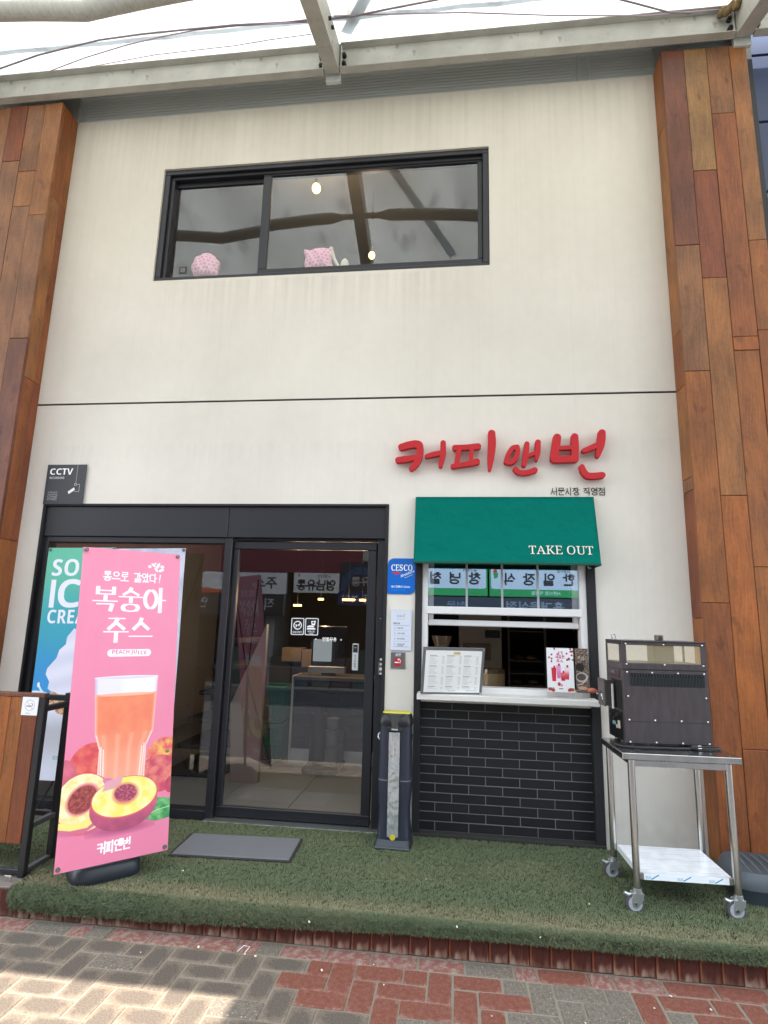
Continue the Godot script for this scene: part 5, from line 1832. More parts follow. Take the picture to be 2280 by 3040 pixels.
	for q in [[0.668, 0.862, cv, "clear stand holding a white strawberry juice poster on the hatch ledge"], [0.868, 0.966, cv2, "clear stand holding a dark brown drinks poster at the right end of the ledge"]]:
		var st := thing("poster_stand", q[3], "poster stand", Vector3((q[0] + q[1]) / 2, 1.004, 0.1))
		s = Sh.new()
		s.sheet(Vector3(q[0] + 0.003, 1.352, 0.078), Vector3(q[1] - q[0] - 0.006, 0, 0), Vector3(0, -0.306, 0.018))
		obj("poster", s, print_mat(q[2], 0.4), st)
		s = Sh.new()
		for dz in [-0.003, 0.003]:
			s.quad([Vector3(q[0], 1.356, 0.078 + dz), Vector3(q[1], 1.356, 0.078 + dz), Vector3(q[1], 1.012, 0.098 + dz), Vector3(q[0], 1.012, 0.098 + dz)], Vector3(0, 0, 1))
		s.quad([Vector3(q[0], 1.01, 0.10), Vector3(q[1], 1.01, 0.10), Vector3(q[1], 1.01, 0.155), Vector3(q[0], 1.01, 0.155)], Vector3(0, 1, 0))
		obj("holder", s, M.acrylic, st)


# ---------- banners ----------
func pink_print() -> Cv:
	var cv := Cv.new(400, 1200, Color.html("ee8bb0"))
	var W := Color.html("fbf3f8")
	var nz := noise(0.02, 3, 61)
	cv.rect(-2, -2, 402, 1202, func(p): return Color.html("ef8fac").lerp(Color.html("e37d9c"), clampf(p.y / 1200.0 + 0.12 * nz.get_noise_2d(p.x * 0.6, p.y * 0.3), 0.0, 1.0)))
	put_hangul(cv, "통으로", 84, 97, 32, W, 0.15, -1, 1.06, 1.25)
	put_hangul(cv, "갈았다!", 204, 97, 32, W, 0.15, -1, 1.02, 1.25)
	for q in [[268, 66, 7, 7, 0.0], [284, 58, 11, 5.5, 0.6], [296, 78, 12, 5, 0.95], [304, 60, 6, 14, 0.45], [322, 64, 8, 7, 0.0], [318, 80, 13, 6, -0.4], [292, 50, 4, 4, 0.0]]:
		cv.ell(Vector2(q[0], q[1]), q[2], q[3], W, q[4])
	put_hangul(cv, "복숭아", 50, 160, 96, W, 0.165, 0.055, 1.04, 1.09)
	put_hangul(cv, "주스", 100, 287, 96, W, 0.165, 0.055, 1.02, 1.09)
	cv.rect(120, 419, 292, 448, W, 14)
	put_latin(cv, "PEACH JU", 138, 441, 15, Color.html("d9709a"), false, true, 96)
	cv.rect(239, 426, 243, 441, Color.html("d9709a"))
	put_latin(cv, "CE", 249, 441, 15, Color.html("d9709a"), false, true, 25)
	# fruit behind
	var peach := func(c: Vector2, rx: float, ry: float, a: Color, b: Color, sd: float) -> void:
		cv.ell(c, rx, ry, func(p):
			var d: Vector2 = (p - c) / Vector2(rx, ry)
			var k := clampf(0.5 + 1.2 * nz.get_noise_2d(p.x * 0.9 + sd, p.y * 0.9), 0.0, 1.0)
			return a.lerp(b, k * 0.75 + 0.1))
	peach.call(Vector2(96, 862), 82, 92, Color.html("cf3f4c"), Color.html("e8755f"), 0.0)
	peach.call(Vector2(2, 884), 44, 62, Color.html("c9566c"), Color.html("d87084"), 40.0)
	peach.call(Vector2(372, 842), 74, 66, Color.html("d8465a"), Color.html("f4c860"), 300.0)
	cv.ell(Vector2(380, 832), 9, 6, Color.html("6c7a32"))
	peach.call(Vector2(350, 912), 84, 70, Color.html("c23a5c"), Color.html("e78a70"), 700.0)
	# glass of juice
	var glass_l := func(y: float) -> float: return lerpf(82, 98, clampf((y - 530) / 210.0, 0, 1)) if y < 740 else lerpf(98, 117, clampf((y - 740) / 60.0, 0, 1))
	var glass_r := func(y: float) -> float: return lerpf(326, 318, clampf((y - 530) / 210.0, 0, 1)) if y < 740 else lerpf(318, 292, clampf((y - 740) / 60.0, 0, 1))
	cv.paint(Vector2(80, 528), Vector2(330, 965), func(p): return maxf(glass_l.call(p.y) - p.x, p.x - glass_r.call(p.y)), func(p):
		var u: float = (p.x - glass_l.call(p.y)) / (glass_r.call(p.y) - glass_l.call(p.y))
		var edge := smoothstep(0.06, 0.0, minf(u, 1.0 - u))
		if p.y < 592 + 7.0 * sin(PI * u):
			return Color.html("e6dfee").lerp(Color.html("c9a9cc"), edge * 0.8).lerp(Color.html("faf7fb"), smoothstep(0.35, 0.5, u) * 0.4)
		var c := Color.html("f08f63").lerp(Color.html("e9775a"), 0.5 + 0.5 * nz.get_noise_2d(p.x * 0.7, p.y * 0.5))
		c = c.lerp(Color.html("f5a68a"), smoothstep(700, 900, p.y) * 0.8)
		if p.y > 745:
			c = c.lerp(Color.html("f8cfc0"), 0.30 * pow(absf(sin(u * PI * 4.0)), 6.0))
		return c.lerp(Color.html("f7dfe0"), edge * (0.55 if p.y < 745 else 0.9)))
	cv.ell(Vector2(204, 531), 122, 7, Color.html("f3eef6"))
	cv.ell(Vector2(204, 532), 117, 4.5, Color.html("d9cfe2"))
	cv.ell(Vector2(204, 597), 117, 6, Color.html("f7b596"))
	for q in [[124, 790, 940], [284, 790, 940], [132, 800, 900], [276, 800, 930]]:
		cv.seg(Vector2(q[0], q[1]), Vector2(q[0] + (6 if q[0] < 200 else -6), q[2]), 4, Color(1, 0.97, 0.97, 0.75))
	# leaf
	cv.poly(PackedVector2Array([Vector2(300, 1020), Vector2(350, 1000), Vector2(402, 1010), Vector2(402, 1080), Vector2(350, 1086), Vector2(304, 1074)]), func(p): return Color.html("2f8a4c").lerp(Color.html("7dbd74"), clampf(0.5 + nz.get_noise_2d(p.x, p.y) * 1.2 - (p.x - 350) * 0.004, 0, 1)))
	cv.path([Vector2(300, 1064), Vector2(350, 1046), Vector2(402, 1040)], 3, Color.html("b5dca5"))
	peach.call(Vector2(398, 960), 22, 30, Color.html("b4304a"), Color.html("c9566c"), 90.0)
	# left half with the deep stone
	cv.ell(Vector2(70, 1064), 84, 22, Color.html("c96a90"), 0.0, 10.0)
	cv.ell(Vector2(84, 985), 102, 106, Color.html("d8657c"), -0.5)
	cv.ell(Vector2(80, 978), 94, 102, func(p): return Color.html("f6f0c8").lerp(Color.html("efd486"), clampf(0.45 + nz.get_noise_2d(p.x, p.y), 0, 1)), -0.5)
	cv.ell(Vector2(170, 922), 34, 14, Color.html("d67aa0"), 0.45)
	cv.ell(Vector2(74, 966), 58, 47, Color.html("d0566a"), -0.75, 12.0)
	cv.ell(Vector2(73, 967), 52, 42, func(p): return Color.html("7c2a2e").lerp(Color.html("b5564c"), clampf(0.45 + 0.22 * sin((p.x * 0.5 + p.y) * 0.55 + 5.0 * nz.get_noise_2d(p.x * 2.0, p.y * 2.0)) + 0.9 * nz.get_noise_2d(p.x * 3.0, p.y * 3.0), 0, 1)), -0.75)
	cv.poly(PackedVector2Array([Vector2(0, 1040), Vector2(60, 1052), Vector2(120, 1036), Vector2(160, 1020), Vector2(140, 1056), Vector2(90, 1080), Vector2(30, 1078), Vector2(0, 1066)]), Color.html("d46a86"))
	cv.poly(PackedVector2Array([Vector2(0, 1036), Vector2(60, 1046), Vector2(124, 1026), Vector2(140, 1034), Vector2(96, 1066), Vector2(40, 1068), Vector2(0, 1058)]), Color.html("f3e07e"))
	# front half
	cv.ell(Vector2(216, 1090), 110, 18, Color.html("b9557f"), 0.0, 16.0)
	cv.ell(Vector2(224, 1010), 124, 88, func(p): return Color.html("d0587a").lerp(Color.html("a34668"), clampf((p.y - 990) / 110.0 + 0.4 * nz.get_noise_2d(p.x, p.y * 0.6), 0, 1)), -0.06)
	cv.ell(Vector2(225, 980), 123, 74, Color.html("d8566c"), -0.06)
	cv.ell(Vector2(225, 978), 119, 70, func(p): return Color.html("f1e26e").lerp(Color.html("f6efb0"), clampf(0.35 + 1.2 * nz.get_noise_2d(p.x * 0.8, p.y * 0.8), 0, 1)), -0.06)
	cv.poly(PackedVector2Array([Vector2(150, 916), Vector2(212, 902), Vector2(206, 934), Vector2(186, 944), Vector2(140, 950)]), Color.html("e0a0a8"), 6.0)
	cv.ell(Vector2(226, 968), 48, 38, Color.html("e08a6a"), 0.1, 10.0)
	cv.ell(Vector2(226, 966), 41, 31, func(p): return Color.html("8a2c4a").lerp(Color.html("c8687a"), clampf(0.45 + 0.2 * sin(p.x * 0.3 - p.y * 0.5 + 4.0 * nz.get_noise_2d(p.x * 2.0, p.y * 2.0)) + 0.9 * nz.get_noise_2d(p.x * 3.0, p.y * 3.0), 0, 1)), 0.1)
	put_hangul(cv, "커피앤번", 138, 1126, 29, W, 0.22, 0.17, 1.02, 1.35)
	return cv


func ice_print() -> Cv:
	var cv := Cv.new(300, 875, Color.WHITE)
	cv.rect(-2, -2, 302, 877, func(p): return Color.html("5db79a").lerp(Color.html("2f9fb4"), smoothstep(60, 330, p.y)).lerp(Color.html("2a8fd0"), smoothstep(300, 520, p.y)))
	var W := Color.html("e6e6f6")
	put_latin(cv, "SOFT", 27, 113, 66, W, false, true, 236)
	cv.rect(30, 128, 52, 238, W)
	put_latin(cv, "CE", 66, 238, 110, W, false, true, 196)
	put_latin(cv, "CREAM", 30, 299, 52, W, false, true, 226)
	cv.rect(-2, 566, 302, 877, func(p): return Color.html("dde0ee").lerp(Color.html("b9bac2"), clampf(smoothstep(600, 700, p.y) * (0.5 + 0.5 * sin(p.y * 0.02)), 0, 1)))
	cv.ell(Vector2(20, 572), 60, 18, Color.html("d6ecf4"))
	var sw := PackedVector2Array([Vector2(156, 316), Vector2(128, 350), Vector2(126, 378), Vector2(100, 400), Vector2(92, 430), Vector2(56, 470), Vector2(52, 492), Vector2(72, 520), Vector2(68, 545), Vector2(100, 566), Vector2(170, 578), Vector2(250, 570), Vector2(280, 520), Vector2(250, 470), Vector2(240, 430), Vector2(210, 400), Vector2(196, 350)])
	cv.poly(sw, func(p): return Color.html("e4e4f3").lerp(Color.html("c9cbe2"), clampf(0.5 + 0.5 * sin(p.y * 0.07 + p.x * 0.02), 0, 1) * 0.5))
	cv.path([Vector2(28, 536), Vector2(40, 552), Vector2(52, 562)], 8, Color.html("d8eaf4"))
	cv.ell(Vector2(26, 532), 6, 10, Color.html("e4f2f8"))
	var cone := PackedVector2Array([Vector2(84, 552), Vector2(112, 562), Vector2(160, 580), Vector2(200, 574), Vector2(150, 640), Vector2(118, 634), Vector2(104, 616), Vector2(82, 606)])
	cv.poly(cone, func(p):
		var q: Vector2 = (p as Vector2).rotated(0.6)
		var g := minf(absf(fposmod(q.x, 22.0) - 11.0), absf(fposmod(q.y, 22.0) - 11.0))
		return Color.html("d9b490").lerp(Color.html("a0714b"), smoothstep(3.5, 1.0, g)).lerp(Color.html("b98058"), smoothstep(90, 180, p.x) * 0.5))
	put_latin(cv, "ICE", 120, 800, 12, Color.html("4aa79a"), false, true)
	return cv


func grommet(parent: Node, p: Vector3, xf := Transform3D()) -> void:
	var s := Sh.new()
	s.xf = xf
	for i in 12:
		var a := TAU * i / 12
		var b := TAU * (i + 1) / 12
		s.tube([p + Vector3(cos(a), sin(a), 0) * 0.009 + Vector3(0, 0, 0.002), p + Vector3(cos(b), sin(b), 0) * 0.009 + Vector3(0, 0, 0.002)], 0.004, 6, false)
	s.cyl(p + Vector3(0, 0, -0.004), p + Vector3(0, 0, 0.006), 0.0065)
	obj("eyelet", s, mat(lin(0.16, 0.15, 0.15), 0.35, 0.8), parent)


func banners() -> void:
	var t := thing("banner_stand", "tall pink peach juice banner on a dark foot standing on the turf", "banner", Vector3(-1.904, 0, 1.131), deg_to_rad(44.5), "", false)
	var lean := Transform3D(Basis(Vector3(1, 0, 0), deg_to_rad(-7.3)) * Basis(Vector3(0, 0, 1), deg_to_rad(0.27)), Vector3(0, 0.137, 0))
	var s := Sh.new()
	s.xf = lean
	var wave := func(a: float, b: float) -> float: return 0.010 * sin(PI * a) * sin(PI * b) + 0.0015 * sin(a * 9.0 + b * 4.0) * sin(b * 13.0) - 0.012 * exp(-pow(a * 9.0, 2) - pow(b * 14.0, 2)) + 0.004 * sin(b * 3.0)
	s.sheet(Vector3(-0.3, 1.8, 0), Vector3(0.6, 0, 0), Vector3(0, -1.8, 0), 16, 40, wave)
	obj("banner_cloth", s, print_mat(pink_print(), 0.55), t)
	for q in [[-0.282, 1.782], [0.282, 1.782], [-0.282, 0.02], [0.282, 0.02]]:
		grommet(t, Vector3(q[0], q[1], 0.002), lean)
	for e in [1.0, -1.0]:
		s = Sh.new()
		s.tube([Vector3(-0.28 * e, 0.16, -0.01), Vector3(0, 0.95, -0.16), Vector3(0.28 * e, 1.87, -0.245)], 0.007, 8)
		obj("pole", s, M.rubber, t)
	var foot := func(p: Node, w: float, d: float, h: float, cz: float, m: Material) -> void:
		var f := Sh.new()
		var secs := []
		for q in [[0.0, 0.90], [0.012, 0.97], [h * 0.45, 1.0], [h * 0.85, 0.96], [h, 0.86]]:
			var row := []
			for i in 29:
				var a := TAU * i / 28
				row.append(Vector3(signf(cos(a)) * pow(absf(cos(a)), 0.4) * w / 2 * q[1], q[0], cz + signf(sin(a)) * pow(absf(sin(a)), 0.4) * d / 2 * q[1]))
			secs.append(row)
		f.loft(secs)
		obj("foot", f, m, p)
	var fm := mat(lin(0.018, 0.024, 0.032), 0.45)
	foot.call(t, 0.38, 0.28, 0.10, -0.20, fm)
	s = Sh.new()
	s.tube([Vector3(0, 0.06, -0.12), Vector3(0, 0.95, -0.16)], 0.012, 10)
	obj("mast", s, M.rubber, t)
	for q in [[-3.014, -0.6, "tall green and blue soft ice cream banner behind the pink one", ice_print(), 0.0], [-2.415, -0.6, "tall pale grey banner half hidden behind the pink banner", null, 0.0]]:
		var cv: Cv = q[3]
		if cv == null:
			cv = Cv.new(200, 584, Color.html("c9cbdc"))
			var nz := noise(0.012, 3, 66)
			cv.rect(-1, -1, 201, 585, func(p): return Color.html("cfd1e0").lerp(Color.html("a9b3c8"), clampf(0.3 + 1.2 * nz.get_noise_2d(p.x, p.y * 0.6), 0, 1)))
			for y in [110, 126, 410]:
				cv.ell(Vector2(184, y), 5, 9, Color.html("4a4a7c"), 0.5)
			put_hangul(cv, "주스", 40, 60, 50, Color.html("5a5a86"), 0.12)
		var b := thing("banner_stand", q[2], "banner", Vector3(q[0], 0, 0.1), deg_to_rad(-0.6), "", false)
		var up := Transform3D(Basis(Vector3(0, 0, 1), deg_to_rad(0.9)), Vector3(0, 0.243, 0))
		s = Sh.new()
		s.xf = up
		s.sheet(Vector3(-0.3, 1.8, 0), Vector3(0.6, 0, 0), Vector3(0, -1.8, 0), 12, 30, func(a, c): return 0.008 * sin(PI * a) * sin(PI * c) + 0.002 * sin(c * 11.0))
		obj("banner_cloth", s, print_mat(cv, 0.55), b)
		for g in [[-0.284, 1.784], [0.284, 1.784], [-0.284, 0.018], [0.284, 0.018]]:
			grommet(b, Vector3(g[0], g[1], 0.002), up)
		for e in [1.0, -1.0]:
			s = Sh.new()
			s.tube([Vector3(-0.28 * e, 0.3, -0.01), Vector3(0, 0.95, -0.05), Vector3(0.28 * e, 2.02, -0.012)], 0.007, 8)
			obj("pole", s, M.rubber, b)
		s = Sh.new()
		s.tube([Vector3(0, 0.02, -0.05), Vector3(0, 0.95, -0.05)], 0.009, 8)
		for e in [-1.0, 1.0]:
			s.tube([Vector3(0, 0.35, -0.05), Vector3(0.2 * e, 0.0, -0.07)], 0.007, 8)
		obj("tripod", s, M.rubber, b)


func bagger() -> void:
	var t := thing("umbrella_bag_dispenser", "slim navy umbrella bag dispenser with yellow lid and clear bag strip by the door", "dispenser", Vector3(-0.402, 0, 0.19), deg_to_rad(-2), "", false)
	var sec := func(y: float, hw: float, zf: float, zb := -0.10, pw := 0.45) -> Array:
		var row := []
		for i in 33:
			var a := TAU * i / 32
			var x := signf(cos(a)) * pow(absf(cos(a)), pw) * hw
			var zz := signf(sin(a)) * pow(absf(sin(a)), pw)
			row.append(Vector3(x, y, zf * zz if zz > 0 else -zb * zz))
		return row
	var body := mat(lin(0.026, 0.031, 0.048), 0.38)
	var s := Sh.new()
	s.loft([sec.call(0.04, 0.117, 0.098), sec.call(0.10, 0.114, 0.095), sec.call(0.16, 0.106, 0.088), sec.call(0.24, 0.103, 0.085), sec.call(0.33, 0.112, 0.088), sec.call(0.43, 0.117, 0.09)])
	obj("lower_shell", s, body, t)
	s = Sh.new()
	s.loft([sec.call(0.43, 0.116, 0.089), sec.call(0.437, 0.116, 0.089)])
	obj("seam_band", s, mat(lin(0.16, 0.17, 0.19), 0.4), t)
	s = Sh.new()
	s.loft([sec.call(0.437, 0.115, 0.088), sec.call(0.6, 0.112, 0.086), sec.call(0.80, 0.110, 0.085)])
	obj("upper_shell", s, body, t)
	s = Sh.new()
	s.loft([sec.call(0.0, 0.123, 0.130, -0.12, 0.2), sec.call(0.012, 0.124, 0.131, -0.12, 0.2), sec.call(0.035, 0.122, 0.115, -0.11, 0.3), sec.call(0.06, 0.119, 0.10, -0.10, 0.4)])
	obj("base", s, mat(lin(0.022, 0.025, 0.032), 0.4), t)
	s = Sh.new()
	s.box(Vector3(-0.122, 0.014, 0.128), Vector3(0.122, 0.026, 0.140), 0.004)
	obj("base_lip", s, mat(lin(0.06, 0.066, 0.078), 0.35), t)
	# lid: black collar, funnel, yellow top
	s = Sh.new()
	s.loft([sec.call(0.795, 0.116, 0.094), sec.call(0.82, 0.117, 0.097), sec.call(0.85, 0.108, 0.085), sec.call(0.868, 0.10, 0.07)])
	obj("collar", s, mat(lin(0.012, 0.012, 0.013), 0.4), t)
	s = Sh.new()
	s.loft([sec.call(0.866, 0.101, 0.030, -0.09), sec.call(0.873, 0.099, 0.028, -0.088), sec.call(0.876, 0.094, 0.020, -0.08)])
	obj("lid", s, mat(lin(0.62, 0.55, 0.03), 0.35), t)
	s = Sh.new()
	var fu := []
	for k in 7:
		var f := k / 6.0
		var row := []
		for i in 21:
			var a := PI * i / 20
			row.append(Vector3(cos(a) * lerpf(0.072, 0.034, pow(f, 0.7)), lerpf(0.872, 0.775, f), 0.055 + sin(a) * lerpf(0.052, 0.046, f)))
		row.append(row[0])
		fu.append(row)
	s.loft(fu)
	obj("funnel", s, mat(lin(0.06, 0.062, 0.062), 0.45), t)
	s = Sh.new()
	s.box(Vector3(-0.055, 0.755, 0.082), Vector3(0.055, 0.785, 0.096), 0.004)
	obj("clamp", s, M.rubber, t)
	s = Sh.new()
	s.box(Vector3(-0.024, 0.762, 0.094), Vector3(0.024, 0.776, 0.102), 0.003)
	obj("clip", s, M.chrome, t)
	# bag strip in its slot
	s = Sh.new()
	s.box(Vector3(-0.042, 0.07, 0.082), Vector3(0.042, 0.757, 0.093), 0.002)
	obj("slot", s, mat(lin(0.01, 0.01, 0.012), 0.5), t)
	s = Sh.new()
	var wr := noise(0.9, 3, 91)
	s.sheet(Vector3(-0.038, 0.752, 0.1035), Vector3(0.076, 0, 0), Vector3(0, -0.672, 0), 14, 90, func(a, b): return 0.0085 * wr.get_noise_2d(a * 0.9, b * 4.5) + 0.0022 * wr.get_noise_2d(a * 2.6 + 9.0, b * 13.0))
	var pm := mat(lin(0.55, 0.56, 0.56), 0.12, 0.5)
	obj("plastic_bag", s, pm, t)
	s = Sh.new()
	s.cyl(Vector3(0, 0.078, 0.094), Vector3(0, 0.078, 0.104), 0.022, 0.018, 16)
	obj("yellow_catch", s, mat(lin(0.62, 0.55, 0.03), 0.4), t)
	for e in [-1.0, 1.0]:
		s = Sh.new()
		s.tube([Vector3(0.108 * e, 0.735, 0.02), Vector3(0.122 * e, 0.725, 0.03), Vector3(0.124 * e, 0.705, 0.04), Vector3(0.113 * e, 0.69, 0.045)], 0.005, 8)
		obj("hook", s, M.zinc if e < 0 else M.rubber, t)


func wood_stand() -> void:
	var t := thing("timber_faced_stand", "black steel stand faced with orange-brown boards at the left edge of the turf", "stand", Vector3(-2.6, 0, 0.97))
	var xs := [-3.10, -2.985, -2.87, -2.785, -2.692, -2.603, -2.508]
	for k in xs.size() - 1:
		board(t, Vector3(xs[k] + 0.001, 0.178, 1.083), Vector3(xs[k + 1] - 0.001, 1.0, 1.108), M.wood[[0, 5, 0, 5, 0, 4][k]])
	var s := Sh.new()
	s.uo = Vector2(0.3, 0.5)
	s.box(Vector3(-3.1, 1.0, 1.066), Vector3(-2.47, 1.024, 1.112), 0.003)
	obj("top_board", s, M.wood[6], t)
	var fm := mat(lin(0.018, 0.018, 0.02), 0.45)
	var wear := mat(lin(0.12, 0.12, 0.13), 0.5, 0.3)
	for q in [[-2.506, -2.466, 1.066, 1.106], [-2.506, -2.466, 0.83, 0.868], [-3.1, -3.06, 1.066, 1.106], [-3.1, -3.06, 0.83, 0.868]]:
		s = Sh.new()
		s.box(Vector3(q[0], 0.0, q[2]), Vector3(q[1], 1.0, q[3]), 0.003)
		obj("post", s, fm, t)
	for q in [[-2.502, -2.470, 0.868, 1.066, 0.915, 0.95], [-2.502, -2.470, 0.868, 1.066, 0.255, 0.285], [-2.502, -2.470, 0.868, 1.066, 0.012, 0.04], [-3.06, -2.506, 1.07, 1.10, 0.012, 0.04], [-3.06, -2.506, 0.834, 0.864, 0.255, 0.285], [-3.06, -2.506, 0.834, 0.864, 0.95, 0.985]]:
		s = Sh.new()
		s.box(Vector3(q[0], q[4], q[2]), Vector3(q[1], q[5], q[3]), 0.003)
		obj("rail", s, wear if q[4] < 0.3 and q[3] - q[2] > 0.1 else fm, t)
	var cv := Cv.new(110, 110, Color.html("eceef0"))
	cv.hoop(Vector2(54, 50), 32, 3, Color.html("c89a9c"))
	cv.rect(32, 52, 66, 58, Color.html("55585c"))
	cv.path([Vector2(66, 54), Vector2(74, 50), Vector2(72, 42), Vector2(64, 38)], 3.5, Color.html("6c6f74"))
	cv.seg(Vector2(32, 28), Vector2(76, 74), 2.5, Color.html("c89a9c"))
	cv.rect(30, 96, 62, 99, Color.html("8a8a8a"))
	plate("no_smoking_sticker", "square white no smoking sticker on the timber boards at left", cv, -2.613, -2.506, 0.895, 1.003, 1.109, 0.002, M.white_print, "sticker")


func cart() -> void:
	var t := thing("steel_trolley", "stainless steel table on castors with a film-covered lower shelf", "trolley", Vector3(1.265, 0, 0.678), deg_to_rad(1.5), "", false)
	var s := Sh.new()
	s.box(Vector3(-0.321, 0.780, -0.222), Vector3(0.321, 0.8155, 0.222), 0.003)
	obj("table_top", s, M.brushed, t)
	s = Sh.new()
	for q in [[-0.26, 0.26, 0.745, 0.778, 0.195, 0.22], [-0.26, 0.26, 0.745, 0.778, -0.22, -0.195], [-0.275, -0.25, 0.745, 0.778, -0.195, 0.195], [0.25, 0.275, 0.745, 0.778, -0.195, 0.195]]:
		s.box(Vector3(q[0], q[2], q[4]), Vector3(q[1], q[3], q[5]), 0.002)
	obj("under_frame", s, M.brushed, t)
	for q in [[-0.272, 0.207], [0.250, 0.207], [-0.272, -0.22], [0.245, -0.20]]:
		s = Sh.new()
		s.cyl(Vector3(q[0], 0.115, q[1]), Vector3(q[0], 0.780, q[1]), 0.0195, 0.0195, 24)
		obj("leg", s, M.steel, t)
		# castor
		var c := Sh.new()
		c.cyl(Vector3(q[0], 0.095, q[1]), Vector3(q[0], 0.12, q[1]), 0.026, 0.021, 20)
		for e in [-1.0, 1.0]:
			c.xf = Transform3D(Basis(), Vector3(q[0], 0, q[1] + 0.019 * e))
			c.prism(PackedVector2Array([Vector2(-0.03, 0.10), Vector2(0.028, 0.10), Vector2(0.026, 0.07), Vector2(-0.008, 0.03), Vector2(-0.03, 0.03), Vector2(-0.034, 0.07)]), -0.002, 0.002, 0.0006)
		var co: Node = obj("castor", c, M.zinc, t)
		var wx: float = q[0] - 0.018
		var w := Sh.new()
		w.cyl(Vector3(wx, 0.047, q[1] - 0.0155), Vector3(wx, 0.047, q[1] + 0.0155), 0.047, 0.047, 30)
		obj("tyre", w, mat(lin(0.09, 0.085, 0.085), 0.6), co)
		w = Sh.new()
		w.cyl(Vector3(wx, 0.047, q[1] - 0.0165), Vector3(wx, 0.047, q[1] + 0.0165), 0.036, 0.036, 28)
		obj("wheel_disc", w, mat(lin(0.42, 0.42, 0.46), 0.4), co)
		w = Sh.new()
		w.cyl(Vector3(wx, 0.047, q[1] - 0.024), Vector3(wx, 0.047, q[1] + 0.024), 0.008, 0.008, 12)
		obj("axle_bolt", w, M.chrome, co)
		if q[1] > 0.0 or q[0] < 0.0:
			w = Sh.new()
			w.tube([Vector3(q[0] - 0.02, 0.088, q[1]), Vector3(q[0] - 0.05, 0.084, q[1]), Vector3(q[0] - 0.072, 0.094, q[1])], [0.006, 0.012, 0.010], 8)
			obj("brake_pedal", w, M.zinc, co)
	# lower shelf, still in its printed film
	var cv := Cv.new(384, 320, Color.html("f3f5f6"))
	var nz := noise(0.02, 3, 71)
	cv.rect(-1, -1, 385, 321, func(p): return Color.html("f4f5f6").lerp(Color.html("e4e6e8"), clampf(0.3 + nz.get_noise_2d(p.x * 0.5, p.y * 0.5), 0, 1)))
	for k in 5:
		for j in 3:
			var a := Vector2(j * 140 - 10 + (k % 2) * 40, 30 + k * 66)
			cv.seg(a, a + Vector2(100, -14), 2.2, Color.html("b7b5dc"))
	s = Sh.new()
	s.box(Vector3(-0.252, 0.160, -0.205), Vector3(0.232, 0.1945, 0.2), 0.002)
	obj("shelf", s, mat(lin(0.72, 0.74, 0.75), 0.3), t)
	s = Sh.new()
	s.sheet(Vector3(-0.250, 0.196, -0.203), Vector3(0.480, 0, 0), Vector3(0, 0, 0.401))
	obj("film", s, print_mat(cv, 0.2), t)
	cv = Cv.new(320, 24, Color.html("eef3f6"))
	for x in [30, 150, 268]:
		cv.seg(Vector2(x, 20), Vector2(x + 26, 5), 4, Color.html("4f93c8"))
		put_latin(cv, "SUS", x - 24, 20, 9, Color.html("8ab4d6"), false, true)
	s = Sh.new()
	s.sheet(Vector3(-0.232, 0.194, 0.2015), Vector3(0.446, 0, 0), Vector3(0, -0.033, 0))
	obj("film_edge", s, print_mat(cv, 0.25), t)
	for x in [-0.243, 0.223]:
		s = Sh.new()
		s.box(Vector3(x - 0.011, 0.160, 0.19), Vector3(x + 0.011, 0.196, 0.203), 0.002)
		obj("bracket", s, M.brushed, t)
	roaster()


